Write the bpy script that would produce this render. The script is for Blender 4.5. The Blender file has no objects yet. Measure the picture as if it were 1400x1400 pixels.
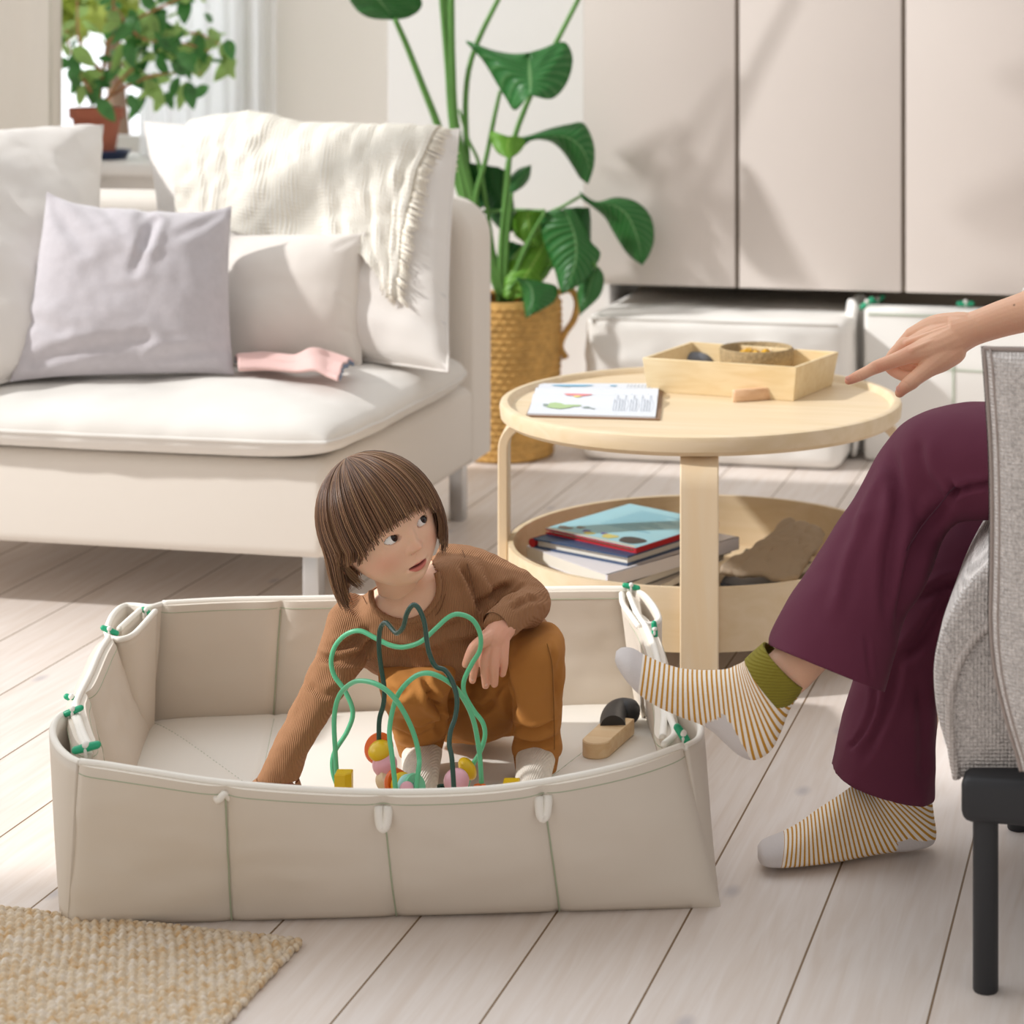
import bpy, bmesh, math, random
import numpy as np
from mathutils import Vector, Matrix, noise
random.seed(7); np.random.seed(7)
COL = bpy.context.scene.collection
F, CX, CY, H = 3000.0, 980.0, 8.0, 1.117      # level camera with a shifted lens
TH = math.radians(12); CT, ST = math.cos(TH), math.sin(TH)

def W(xc, yc, z):                 # camera-aligned ground coordinates -> room
    return Vector((xc*CT - yc*ST, xc*ST + yc*CT, z))
def P(px, py, z=0.0):             # photo point lying at height z
    yc = F*(H-z)/(py-CY); return W((px-CX)/F*yc, yc, z)
def Q(px, py, yc):                # photo point lying at depth yc
    return W((px-CX)/F*yc, yc, H-(py-CY)/F*yc)
def RY(px, py, Y):                # photo point lying on the room plane y = Y
    t = (px-CX)/F; yc = Y/(t*ST+CT); return Q(px, py, yc)
CAMD = W(0, 1, 0)                 # view direction

# ---------------------------------------------------------------- materials
def lin(c):
    if isinstance(c, str):
        c = c.lstrip('#'); c = [int(c[i:i+2], 16)/255 for i in (0, 2, 4)]
    return tuple((x/12.92 if x <= .04045 else ((x+.055)/1.055)**2.4) for x in c) + (1,)
MATS = {}
def mat(name, col, rough=.6, metal=0, spec=.5, bump=None, var=None, sheen=0, sss=0, coat=0, trans=0, weave=None, grain=None):
    """bump=(scale,strength) var=(scale,amount) weave=(scale,strength) grain=(axis,scale,colour2)"""
    if name in MATS: return MATS[name]
    m = bpy.data.materials.new(name); m.use_nodes = True; MATS[name] = m
    n = m.node_tree.nodes; l = m.node_tree.links; b = n['Principled BSDF']
    c = lin(col); b.inputs['Base Color'].default_value = c
    b.inputs['Roughness'].default_value = rough; b.inputs['Metallic'].default_value = metal
    b.inputs['Specular IOR Level'].default_value = spec
    b.inputs['Sheen Weight'].default_value = sheen
    b.inputs['Coat Weight'].default_value = coat
    if sss:
        b.inputs['Subsurface Weight'].default_value = sss
        b.inputs['Subsurface Radius'].default_value = (1, .35, .2)
        b.inputs['Subsurface Scale'].default_value = .006
    tc = n.new('ShaderNodeTexCoord')
    colout = None
    if grain:
        ax, sc, c2 = grain
        mp = n.new('ShaderNodeMapping'); l.new(tc.outputs['Object'], mp.inputs[0])
        s = [sc*12, sc*12, sc*12]; s[ax] = sc
        mp.inputs['Scale'].default_value = s
        nz = n.new('ShaderNodeTexNoise'); nz.inputs['Scale'].default_value = 1; nz.inputs['Detail'].default_value = 6
        nz.inputs['Distortion'].default_value = 1.2
        l.new(mp.outputs[0], nz.inputs[0])
        r = n.new('ShaderNodeValToRGB'); r.color_ramp.elements[0].position = .35; r.color_ramp.elements[1].position = .68
        r.color_ramp.elements[0].color = c; r.color_ramp.elements[1].color = lin(c2)
        l.new(nz.outputs[0], r.inputs[0]); colout = r.outputs[0]
    if var:
        nz = n.new('ShaderNodeTexNoise'); nz.inputs['Scale'].default_value = var[0]; nz.inputs['Detail'].default_value = 5
        l.new(tc.outputs['Object'], nz.inputs[0])
        hs = n.new('ShaderNodeHueSaturation')
        mr = n.new('ShaderNodeMapRange'); mr.inputs[1].default_value = .3; mr.inputs[2].default_value = .7
        mr.inputs[3].default_value = 1-var[1]; mr.inputs[4].default_value = 1+var[1]
        l.new(nz.outputs[0], mr.inputs[0]); l.new(mr.outputs[0], hs.inputs['Value'])
        if colout: l.new(colout, hs.inputs['Color'])
        else: hs.inputs['Color'].default_value = c
        colout = hs.outputs[0]
    if colout: l.new(colout, b.inputs['Base Color'])
    h = None
    if weave:
        ws = []
        for ax in ('X', 'Z'):
            w = n.new('ShaderNodeTexWave'); w.bands_direction = ax; w.inputs['Scale'].default_value = weave[0]
            w.inputs['Distortion'].default_value = 1.5; w.inputs['Detail'].default_value = 2
            l.new(tc.outputs['Object'], w.inputs[0]); ws.append(w)
        a = n.new('ShaderNodeMath'); a.operation = 'ADD'
        l.new(ws[0].outputs['Fac'], a.inputs[0]); l.new(ws[1].outputs['Fac'], a.inputs[1])
        bp = n.new('ShaderNodeBump'); bp.inputs['Strength'].default_value = weave[1]; bp.inputs['Distance'].default_value = .002
        l.new(a.outputs[0], bp.inputs['Height']); h = bp
    if bump:
        nz = n.new('ShaderNodeTexNoise'); nz.inputs['Scale'].default_value = bump[0]; nz.inputs['Detail'].default_value = 5
        l.new(tc.outputs['Object'], nz.inputs[0])
        bp = n.new('ShaderNodeBump'); bp.inputs['Strength'].default_value = bump[1]; bp.inputs['Distance'].default_value = .003
        l.new(nz.outputs[0], bp.inputs['Height'])
        if h: l.new(h.outputs[0], bp.inputs['Normal'])
        h = bp
    if h: l.new(h.outputs[0], b.inputs['Normal'])
    return m

# ---------------------------------------------------------------- objects
def rprism(pts, d0, d1, r, T, n=5):
    """solid with rounded rims: outline pts (a,b) swept from d0 to d1; T(a,b,d)->Vector"""
    m = len(pts); P2 = [Vector(p) for p in pts]
    area = sum(P2[i].x*P2[(i+1) % m].y-P2[(i+1) % m].x*P2[i].y for i in range(m)); sg = 1 if area > 0 else -1
    nr = []
    for i in range(m):
        a = (P2[i]-P2[i-1]).normalized(); b = (P2[(i+1) % m]-P2[i]).normalized(); t = (a+b).normalized(); q = max(.5, t.dot(b))
        nr.append(Vector((-t.y, t.x))*sg/q)
    lv = [(d0+r*(1-math.cos(k*math.pi/2/n)), r*(1-math.sin(k*math.pi/2/n))) for k in range(n+1)]; lv += [(d1-(a-d0), b) for a, b in lv[::-1]]
    v = [T(*(P2[i]+nr[i]*ins), d) for d, ins in lv for i in range(m)]; f = []
    for L in range(len(lv)-1):
        for i in range(m): j = (i+1) % m; f.append((L*m+i, L*m+j, (L+1)*m+j, (L+1)*m+i))
    f.append(tuple(range(m-1, -1, -1))); f.append(tuple((len(lv)-1)*m+i for i in range(m)))
    me = bpy.data.meshes.new('m'); me.from_pydata([tuple(a) for a in v], [], f); bm = bmesh.new(); bm.from_mesh(me); bmesh.ops.recalc_face_normals(bm, faces=bm.faces); bm.to_mesh(me); bm.free(); return me
def tag(o, label=None, cat=None, group=None, kind=None):
    if label: o['label'] = label
    if cat: o['category'] = cat
    if group: o['group'] = group
    if kind: o['kind'] = kind
    return o
def thing(name, label, cat, loc=(0, 0, 0), group=None):
    o = bpy.data.objects.new(name, None); COL.objects.link(o); o.location = Vector(loc)
    o.empty_display_size = .05
    return tag(o, label, cat, group)
def origin(p):
    v = Vector((0, 0, 0))
    while p is not None: v += p.location; p = p.parent
    return v
def link(name, me, m, parent=None, smooth=None, loc=None):
    """me holds world coordinates; the object is parented and keeps them"""
    o = bpy.data.objects.new(name, me); COL.objects.link(o)
    off = origin(parent)
    if loc is not None: o.location = Vector(loc) - off; off = Vector(loc)
    me.transform(Matrix.Translation(-off))
    if parent: o.parent = parent
    ms = m if isinstance(m, (list, tuple)) else [m]
    for q in ms: me.materials.append(q)
    if smooth is not None:
        me.polygons.foreach_set('use_smooth', [True]*len(me.polygons))
        if smooth < 180: me.set_sharp_from_angle(angle=math.radians(smooth))
    me.update()
    return o
def mesh(v, f, name='m'):
    me = bpy.data.meshes.new(name); me.from_pydata([tuple(a) for a in v], [], [tuple(a) for a in f]); me.update(); return me

class MB:
    def __init__(s): s.v = []; s.f = []; s.mi = []; s.cur = 0
    def add(s, v, f):
        k = len(s.v); s.v += [Vector(a) for a in v]; s.f += [tuple(i+k for i in q) for q in f]; s.mi += [s.cur]*len(f); return s
    def box(s, c, size, rz=0, bev=0, M=None, seg=2):
        bm = bmesh.new(); bmesh.ops.create_cube(bm, size=1)
        for q in bm.verts: q.co = Vector((q.co.x*size[0], q.co.y*size[1], q.co.z*size[2]))
        if bev: bmesh.ops.bevel(bm, geom=bm.edges[:], offset=bev, segments=seg, affect='EDGES', profile=.5)
        R = (M if M is not None else Matrix.Rotation(rz, 3, 'Z'))
        s.add([Vector(c)+R@q.co for q in bm.verts], [[w.index for w in q.verts] for q in bm.faces]); bm.free(); return s
    def tube(s, pts, r, seg=8, cap=True, closed=False):
        pts = [Vector(p) for p in pts]; n = len(pts)
        rs = r if isinstance(r, (list, tuple, np.ndarray)) else [r]*n
        v = []; f = []; up = None
        for i, p in enumerate(pts):
            a = pts[i-1] if (i > 0 or closed) else pts[i]; b = pts[(i+1) % n] if (i < n-1 or closed) else pts[i]
            t = (b-a).normalized() if (b-a).length > 1e-9 else Vector((0, 0, 1))
            if up is None: up = t.orthogonal().normalized()
            up = (up - t*up.dot(t));
            up = up.normalized() if up.length > 1e-6 else t.orthogonal().normalized()
            w = t.cross(up)
            for k in range(seg):
                an = 2*math.pi*k/seg; v.append(p+(up*math.cos(an)+w*math.sin(an))*rs[i])
        for i in range(n if closed else n-1):
            j = (i+1) % n
            for k in range(seg):
                k2 = (k+1) % seg; f.append((i*seg+k, i*seg+k2, j*seg+k2, j*seg+k))
        if cap and not closed:
            f.append(tuple(range(seg-1, -1, -1))); f.append(tuple((n-1)*seg+k for k in range(seg)))
        return s.add(v, f)
    def ell(s, c, r, M=None, u=16, w=10):
        c = Vector(c); r = (r, r, r) if not hasattr(r, '__len__') else r
        v = [Vector((0, 0, 1))]; f = []
        for i in range(1, w):
            a = math.pi*i/w
            for k in range(u):
                b = 2*math.pi*k/u; v.append(Vector((math.sin(a)*math.cos(b), math.sin(a)*math.sin(b), math.cos(a))))
        v.append(Vector((0, 0, -1)))
        for k in range(u):
            f.append((0, 1+k, 1+(k+1) % u)); e = 1+(w-2)*u; f.append((e+(k+1) % u, e+k, len(v)-1))
        for i in range(w-2):
            for k in range(u):
                a = 1+i*u; f.append((a+k, a+u+k, a+u+(k+1) % u, a+(k+1) % u))
        M = M if M is not None else Matrix.Identity(3)
        return s.add([c+M@Vector((q.x*r[0], q.y*r[1], q.z*r[2])) for q in v], f)
    def lathe(s, prof, c, seg=48, M=None):
        v = []; f = []; n = len(prof); c = Vector(c); M = M if M is not None else Matrix.Identity(3)
        for k in range(seg):
            a = 2*math.pi*k/seg
            for (r, z) in prof: v.append(c+M@Vector((r*math.cos(a), r*math.sin(a), z)))
        for k in range(seg):
            k2 = (k+1) % seg
            for i in range(n-1):
                f.append((k*n+i, k2*n+i, k2*n+i+1, k*n+i+1))
        return s.add(v, f)
    def prism(s, pts2, z0, z1, T=None, bev=0):
        T = T or (lambda p: p)
        n = len(pts2)
        if bev:
            c = Vector((sum(p[0] for p in pts2)/n, sum(p[1] for p in pts2)/n))
            def ins(d): 
                out = []
                for p in pts2:
                    q = Vector(p)-c; L = q.length; out.append(c+q*(L-d)/L)
                return out
            levels = [(ins(bev), z0), (ins(0), z0+bev), (ins(0), z1-bev), (ins(bev), z1)]
        else: levels = [(pts2, z0), (pts2, z1)]
        v = []; f = []
        for ps, z in levels: v += [T(Vector((p[0], p[1], z))) for p in ps]
        for L in range(len(levels)-1):
            for i in range(n):
                j = (i+1) % n; f.append((L*n+i, L*n+j, (L+1)*n+j, (L+1)*n+i))
        f.append(tuple(range(n-1, -1, -1))); f.append(tuple((len(levels)-1)*n+i for i in range(n)))
        return s.add(v, f)
    def grid(s, fn, nu, nv, cu=False):
        v = [fn(i/(nu-1 if not cu else nu), j/(nv-1)) for i in range(nu) for j in range(nv)]; f = []
        for i in range(nu if cu else nu-1):
            i2 = (i+1) % nu
            for j in range(nv-1): f.append((i*nv+j, i2*nv+j, i2*nv+j+1, i*nv+j+1))
        return s.add(v, f)
    def build(s, name, m, parent=None, smooth=40, loc=None):
        me = mesh(s.v, s.f)
        o = link(name, me, m, parent, smooth, loc)
        if any(s.mi): me.polygons.foreach_set('material_index', s.mi)
        return o

def cr(pts, n):                   # catmull-rom resampling of a list of number tuples
    P_ = [np.array(p, float) for p in pts]; P_ = [2*P_[0]-P_[1]]+P_+[2*P_[-1]-P_[-2]]
    m = len(pts)-1; out = []
    for i in range(n):
        t = i/(n-1)*m; k = min(int(t), m-1); t -= k
        a, b, c, d = P_[k:k+4]
        out.append(.5*((2*b)+(c-a)*t+(2*a-5*b+4*c-d)*t*t+(3*b-a-3*c+d)*t**3))
    return out
def crv(pts, n): return [Vector(p) for p in cr([tuple(p) for p in pts], n)]
def fbm(p, s, o=3):
    return noise.fractal(Vector(p)*s, 1.0, 2.0, o, noise_basis='PERLIN_ORIGINAL')
def ss(a, b, x):
    t = np.clip((x-a)/(b-a), 0, 1); return t*t*(3-2*t)

# contour loft: rings given by two outline points seen in the photo, a depth and a half-depth
def cloft(rings, n=40, seg=28, sq=1.0, capa=True, capb=True, mb=None):
    """rings: (ax,ay,bx,by,yc,b[,tilt]) ; tilt moves the b side away"""
    rs = cr([tuple(r)+(0,)*(7-len(r)) for r in rings], n)
    mb = mb or MB(); v = []; f = []
    for r in rs:
        A = Q(r[0], r[1], r[4]-r[6]); B = Q(r[2], r[3], r[4]+r[6]); c = (A+B)/2; e = (B-A)/2
        d = (CAMD - e.normalized()*CAMD.dot(e.normalized())) if e.length > 1e-6 else CAMD
        d = d.normalized()*r[5]
        for k in range(seg):
            a = 2*math.pi*k/seg; ca, sa = math.cos(a), math.sin(a)
            ca = math.copysign(abs(ca)**sq, ca); sa = math.copysign(abs(sa)**sq, sa)
            v.append(c+e*ca+d*sa)
    for i in range(n-1):
        for k in range(seg):
            k2 = (k+1) % seg; f.append((i*seg+k, i*seg+k2, (i+1)*seg+k2, (i+1)*seg+k))
    if capa: f.append(tuple(range(seg-1, -1, -1)))
    if capb: f.append(tuple((n-1)*seg+k for k in range(seg)))
    mb.add(v, f); return mb
def chain(mb, pts, n=12, seg=14):
    """round-ended limb through (px,py,yc,r)"""
    rs = cr(pts, n); ps = [Q(r[0], r[1], r[2]) for r in rs]; rr = [r[3] for r in rs]
    return chainw(mb, ps, rr, seg)
def chainw(mb, ps, rr, seg=14):
    a = (ps[0]-ps[1]).normalized(); b = (ps[-1]-ps[-2]).normalized()
    P0 = []; R0 = []
    for k in range(4):
        t = math.pi/2*k/4; P0.append(ps[0]+a*rr[0]*math.cos(t)); R0.append(max(rr[0]*math.sin(t), 1e-4))
    P1 = []; R1 = []
    for k in range(3, -1, -1):
        t = math.pi/2*k/4; P1.append(ps[-1]+b*rr[-1]*math.cos(t)); R1.append(max(rr[-1]*math.sin(t), 1e-4))
    return mb.tube(P0+list(ps)+P1, R0+list(rr)+R1, seg)
def remesh(mb, voxel, smooth=6, fac=.5):
    me = mesh(mb.v, mb.f); o = bpy.data.objects.new('tmp', me); COL.objects.link(o)
    bm = bmesh.new(); bm.from_mesh(me); bmesh.ops.recalc_face_normals(bm, faces=bm.faces); bm.to_mesh(me); bm.free()
    r = o.modifiers.new('r', 'REMESH'); r.mode = 'VOXEL'; r.voxel_size = voxel; r.use_smooth_shade = True
    if smooth:
        s = o.modifiers.new('s', 'SMOOTH'); s.iterations = smooth; s.factor = fac
    dg = bpy.context.evaluated_depsgraph_get(); dg.update()
    out = bpy.data.meshes.new_from_object(o.evaluated_get(dg)); bpy.data.objects.remove(o); bpy.data.meshes.remove(me)
    return out
def coords(me):
    a = np.empty(len(me.vertices)*3); me.vertices.foreach_get('co', a); return a.reshape(-1, 3)
def normals(me):
    a = np.empty(len(me.vertices)*3); me.vertex_normals.foreach_get('vector', a); return a.reshape(-1, 3)
def setco(me, a): me.vertices.foreach_set('co', a.ravel()); me.update()
def project(a):
    xc = a[:, 0]*CT+a[:, 1]*ST; yc = -a[:, 0]*ST+a[:, 1]*CT
    return CX+F*xc/yc, CY+F*(H-a[:, 2])/yc, yc
def creases(me, lines, front=True, gain=1.0):
    """fabric creases: (points in photo px, width px, depth m); depth<0 raises a fold"""
    co = coords(me); nr = normals(me); x, y, yc = project(co)
    cd = np.array(CAMD); fr = np.clip(-(nr@cd)*2.5, 0, 1) if front else 1.0
    disp = np.zeros(len(co))
    for pts, w, dep in lines:
        pts = cr(pts, max(8, len(pts)*5)) if len(pts) > 2 else [np.array(p, float) for p in pts]
        best = np.full(len(co), 1e9); L = len(pts)-1; tt = np.zeros(len(co))
        for i in range(L):
            a = pts[i]; b = pts[i+1]; ab = b-a; q = max(ab@ab, 1e-9)
            t = np.clip(((x-a[0])*ab[0]+(y-a[1])*ab[1])/q, 0, 1)
            d = np.hypot(x-a[0]-t*ab[0], y-a[1]-t*ab[1]); m = d < best
            best = np.where(m, d, best); tt = np.where(m, (i+t)/L, tt)
        fade = np.clip(np.minimum(tt, 1-tt)*5+.25, 0, 1)
        disp += -dep*np.exp(-(best/w)**2)*fade + dep*.35*np.exp(-((best-2*w)/w)**2)*fade
    setco(me, co+nr*(disp*fr*gain)[:, None])
def ripple(me, s, amp, aniso=(1, 1, 1), seed=0):
    co = coords(me); nr = normals(me); d = np.empty(len(co))
    for i, p in enumerate(co):
        d[i] = noise.fractal(Vector((p[0]*s*aniso[0]+seed, p[1]*s*aniso[1], p[2]*s*aniso[2])), 1, 2, 3, noise_basis='PERLIN_ORIGINAL')
    setco(me, co+nr*(d*amp)[:, None])
def inst(o, parent=None, loc=None, rot=None):
    c = o.copy(); COL.objects.link(c); c.parent = parent
    if loc is not None: c.location = loc
    if rot is not None: c.rotation_euler = rot
    return c

# stuffed cushion through four corners
def pillow(c, T, n=56, pinch=.05, q=.45, sag=None, wr=.004, seed=0, fold=None, pinchv=None):
    """c: corners TL,TR,BR,BL (world). returns S(u,v,side) and a mesh builder"""
    TL, TR, BR, BL = [Vector(x) for x in c]
    N0 = (TR-TL).cross(BL-TL).normalized()
    if N0.dot(CAMD) > 0: N0 = -N0
    def S(u, v, side):
        uu = 2*u-1; vv = 2*v-1
        # the edges draw in between the corners
        pu = .5+.5*uu*(1-pinch*(1-vv*vv)); pv = .5+.5*vv*(1-(pinchv if pinchv is not None and vv < 0 else pinch)*(1-uu*uu*(.35+.65*uu*uu)))
        b = (TL*(1-pu)+TR*pu)*(1-pv)+(BL*(1-pu)+BR*pu)*pv
        h = ((1-abs(uu)**2.6)*(1-abs(vv)**2.6)); h = max(h, 0)**q
        if sag: h *= 1+sag*(vv)
        w = 0
        if wr:
            w = wr*fbm(b+Vector((seed, 0, 0)), 9)*(.4+h)
        if fold: w += fold(u, v)*h**.5
        return b+N0*side*(T/2*h+w)
    mb = MB()
    for side in (1, -1): mb.grid(lambda i, j: S(i, j, side), n, n)
    return S, mb, N0
def weld(mb, d=1e-4):
    me = mesh(mb.v, mb.f); bm = bmesh.new(); bm.from_mesh(me)
    bmesh.ops.remove_doubles(bm, verts=bm.verts, dist=d); bmesh.ops.recalc_face_normals(bm, faces=bm.faces)
    bm.to_mesh(me); bm.free(); return me
def rim(S, n=40, r=.0035):
    pts = [S(t/n, 0, 1) for t in range(n)]+[S(1, t/n, 1) for t in range(n)]+[S(1-t/n, 1, 1) for t in range(n)]+[S(0, 1-t/n, 1) for t in range(n)]
    return MB().tube(pts, r, 6, closed=True)
# ================================================================ setting
def floor_material():
    m = bpy.data.materials.new('whitewashed_floorboards'); m.use_nodes = True
    n = m.node_tree.nodes; l = m.node_tree.links; b = n['Principled BSDF']
    tc = n.new('ShaderNodeTexCoord'); sx = n.new('ShaderNodeSeparateXYZ'); l.new(tc.outputs['Object'], sx.inputs[0])
    def M(op, a, c=None, d=None):
        k = n.new('ShaderNodeMath'); k.operation = op
        for i, q in enumerate((a, c, d)):
            if q is None: continue
            if isinstance(q, (int, float)): k.inputs[i].default_value = q
            else: l.new(q, k.inputs[i])
        return k.outputs[0]
    t = M('DIVIDE', M('ADD', sx.outputs[0], .595+.16*40), .16)
    fr = M('FRACT', t); idx = M('FLOOR', t)
    edge = M('MINIMUM', fr, M('SUBTRACT', 1, fr))
    gap = M('LESS_THAN', edge, .0085)
    wn = n.new('ShaderNodeTexWhiteNoise'); wn.noise_dimensions = '1D'; l.new(idx, wn.inputs['W'])
    cb = n.new('ShaderNodeCombineXYZ')
    l.new(M('ADD', sx.outputs[0], M('MULTIPLY', wn.outputs[0], 3)), cb.inputs[0])
    l.new(M('ADD', M('MULTIPLY', sx.outputs[1], .07), M('MULTIPLY', wn.outputs[0], 20)), cb.inputs[1])
    nz = n.new('ShaderNodeTexNoise'); nz.inputs['Scale'].default_value = 60; nz.inputs['Detail'].default_value = 6; nz.inputs['Distortion'].default_value = .8
    l.new(cb.outputs[0], nz.inputs[0])
    r = n.new('ShaderNodeValToRGB'); e = r.color_ramp.elements
    e[0].position = .3; e[0].color = lin('#dccfc5'); e[1].position = .65; e[1].color = lin('#e7deD8'.lower()); l.new(nz.outputs[0], r.inputs[0])
    # sparse knots
    cb2 = n.new('ShaderNodeCombineXYZ'); l.new(sx.outputs[0], cb2.inputs[0])
    l.new(M('ADD', M('MULTIPLY', sx.outputs[1], .55), M('MULTIPLY', idx, 7.3)), cb2.inputs[1])
    vo = n.new('ShaderNodeTexVoronoi'); vo.voronoi_dimensions = '2D'; vo.inputs['Scale'].default_value = 6; l.new(cb2.outputs[0], vo.inputs[0])
    kr = n.new('ShaderNodeMapRange'); kr.inputs[1].default_value = .02; kr.inputs[2].default_value = .085; kr.inputs[3].default_value = 1; kr.inputs[4].default_value = 0
    l.new(vo.outputs['Distance'], kr.inputs[0])
    sel = M('GREATER_THAN', n.new('ShaderNodeSeparateColor').outputs[0], .6)
    sc = [q for q in n if q.type == 'SEPARATE_COLOR'][0]; l.new(vo.outputs['Color'], sc.inputs[0])
    kn = M('MULTIPLY', M('MULTIPLY', kr.outputs[0], sel), .42)
    mx = n.new('ShaderNodeMix'); mx.data_type = 'RGBA'; l.new(kn, mx.inputs['Factor']); l.new(r.outputs[0], mx.inputs['A']); mx.inputs['B'].default_value = lin('#9c9aa6')
    hs = n.new('ShaderNodeHueSaturation'); l.new(mx.outputs['Result'], hs.inputs['Color'])
    l.new(M('ADD', M('MULTIPLY', wn.outputs[0], .07), .95), hs.inputs['Value'])
    m2 = n.new('ShaderNodeMix'); m2.data_type = 'RGBA'; l.new(gap, m2.inputs['Factor']); l.new(hs.outputs[0], m2.inputs['A']); m2.inputs['B'].default_value = lin('#7d6448')
    l.new(m2.outputs['Result'], b.inputs['Base Color'])
    b.inputs['Roughness'].default_value = .5; b.inputs['Specular IOR Level'].default_value = .35
    bp = n.new('ShaderNodeBump'); bp.inputs['Strength'].default_value = .25; bp.inputs['Distance'].default_value = .004
    l.new(M('SUBTRACT', M('MULTIPLY', nz.outputs[0], .25), gap), bp.inputs['Height']); l.new(bp.outputs[0], b.inputs['Normal'])
    return m
def struct(name, mb, m, smooth=30, parent=None):
    o = mb.build(name, m, parent, smooth)
    if not parent: tag(o, kind='structure')
    return o
M_white = mat('white_wall_paint', '#f0efee', .8, bump=(40, .03))
M_cream = mat('cream_wall_paint', '#f7f3ec', .8, bump=(40, .03))
M_front = mat('greige_lacquer', '#e3dad4', .55, var=(3, .01))
M_dark = mat('dark_gap', '#6e655a', .7)
M_trim = mat('white_gloss_trim', '#f1efec', .4)

YB, YW = 5.58, 6.05               # white wall, window wall further back
XP = RY(530, 300, YB).x; XWD = RY(795, 300, 5.38).x
struct('floor', MB().box((-1, 3, -.05), (9, 8, .1)), floor_material())
struct('wall_back', MB().box(((XP+XWD+.02)/2, YB+.35, 1.5), (XWD-XP+.02, .7, 3.0)), M_white)
# window wall with an opening
xl = RY(20, 100, YW).x; xr = RY(352, 100, YW).x; zs = .66
mb = MB()
mb.box((xl-1.25, YW+.1, 1.5), (2.5, .2, 3.0)); mb.box(((xr+XP)/2+.05, YW+.1, 1.5), (XP-xr+.1, .2, 3.0))
mb.box(((xl+xr)/2, YW+.1, zs/2), (xr-xl, .2, zs)); mb.box(((xl+xr)/2, YW+.1, 2.7), (xr-xl, .2, .6))
struct('wall_window', mb, M_cream)
w = struct('window_1', MB().box(((xl+xr)/2, YW+.16, zs+.03), (xr-xl, .05, .06)).box((xl+.02, YW+.16, 1.53), (.05, .05, 1.75)).box((xr-.02, YW+.16, 1.53), (.06, .05, 1.75)).box((xr-.1, YW+.13, 1.53), (.04, .05, 1.75)), M_trim)
gl = mat('window_glass', '#ffffff', 0.0); gl.node_tree.nodes['Principled BSDF'].inputs['Transmission Weight'].default_value = 1; gl.node_tree.nodes['Principled BSDF'].inputs['IOR'].default_value = 1.02
struct('pane', MB().box(((xl+xr)/2, YW+.16, 1.53), (xr-xl-.08, .006, 1.7)), gl, parent=w)
sx0, sx1 = RY(60, 240, 5.7).x, RY(215, 240, 5.7).x
struct('trim_1', MB().box(((sx0+sx1)/2, 5.86, .66), (sx1-sx0+.5, .42, .035), bev=.006).box(((sx0+sx1)/2, 5.9, .33), (sx1-sx0+.4, .3, .62)), M_trim)
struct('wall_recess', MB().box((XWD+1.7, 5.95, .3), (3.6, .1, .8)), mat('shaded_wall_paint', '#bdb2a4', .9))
struct('wall_above', MB().box((XWD+1.7, 5.85, 2.0), (3.6, .1, 2.2)), M_cream)
struct('baseboard_back', MB().box(((XP+XWD)/2, YB-.008, .04), (XWD-XP, .016, .08), bev=.004), M_trim)

# wall-hung cupboard with flush fronts
cup = thing('wall_cupboard', 'long wall-hung cupboard with tall flat greige doors above the floor cushions', 'cupboard', (XWD, 5.38, .415))
zb = .412
g1, g2 = RY(1007.5, 300, 5.38).x, RY(1235, 300, 5.38).x
MB().box((XWD+1.6, 5.60, zb+1.1), (3.2, .40, 2.2)).build('carcass', mat('cupboard_carcass', '#9a8f83', .7), cup)
edges = [XWD, g1, g2, g2+(g2-g1), g2+2*(g2-g1), g2+3*(g2-g1)]
for a, b in zip(edges[:-1], edges[1:]):
    MB().box(((a+b)/2+.0, 5.389, zb+1.1), (b-a-.012, .019, 2.2), bev=.0015).build('door', M_front, cup)

# unseen left wall and tall window, added to shape where the sun falls
xw = -3.4
mb = MB()
mb.box((xw-.1, .4, 1.95), (.2, 2.2, 3.9)).box((xw-.1, 5.78, 1.95), (.2, .85, 3.9))
mb.box((xw-.1, 3.4, .25), (.2, 3.9, .5)).box((xw-.1, 3.4, 3.8), (.2, 3.9, .2))
struct('wall_left_added', mb, M_cream)
struct('window_added', MB().box((xw-.1, 1.53, 2.1), (.08, .06, 3.2)).box((xw-.1, 3.4, 2.1), (.06, .07, 3.2)).box((xw-.1, 5.32, 2.1), (.08, .06, 3.2)).box((xw-.1, 3.4, .53), (.1, 3.8, .06)).box((xw-.1, 3.4, 3.67), (.1, 3.8, .06)), M_trim)

# curtains
M_ct = mat('cream_curtain', '#f6f1e8', .9, weave=(180, .2))
def curtain(name, label, px0, px1, Y, m, amp, k, z0=.02, z1=2.4, ph=0):
    a = RY(px0, 100, Y); b = RY(px1, 100, Y)
    def fn(u, v, o=0): return Vector((a.x+(b.x-a.x)*u, Y+o+amp*math.sin(u*k*2*math.pi+ph)+.3*amp*math.sin(u*k*5.1+1+ph), z0+(z1-z0)*v))
    mb = MB().grid(lambda u, v: fn(u, v), 120, 2).grid(lambda u, v: fn(1-u, v, .002), 120, 2)
    return tag(mb.build(name, m, None, 180), label, 'curtain')
curtain('curtain', 'thick cream curtain left of the window and the rubber plant', -260, 66, 5.55, M_ct, .010, 5)
curtain('curtain', 'narrow pale curtain edge between thick cream curtain and window', 60, 84, 5.6, M_ct, .004, 1.5)
ms = bpy.data.materials.new('sheer_white_voile'); ms.use_nodes = True
nn = ms.node_tree.nodes; ll = ms.node_tree.links; nn.remove(nn['Principled BSDF'])
t1 = nn.new('ShaderNodeBsdfTranslucent'); t1.inputs[0].default_value = (.95, .95, .95, 1); d1 = nn.new('ShaderNodeBsdfDiffuse'); d1.inputs[0].default_value = (.92, .92, .92, 1)
tr = nn.new('ShaderNodeBsdfTransparent'); a1 = nn.new('ShaderNodeMixShader'); a1.inputs[0].default_value = .4; a2 = nn.new('ShaderNodeMixShader'); a2.inputs[0].default_value = .35
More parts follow.
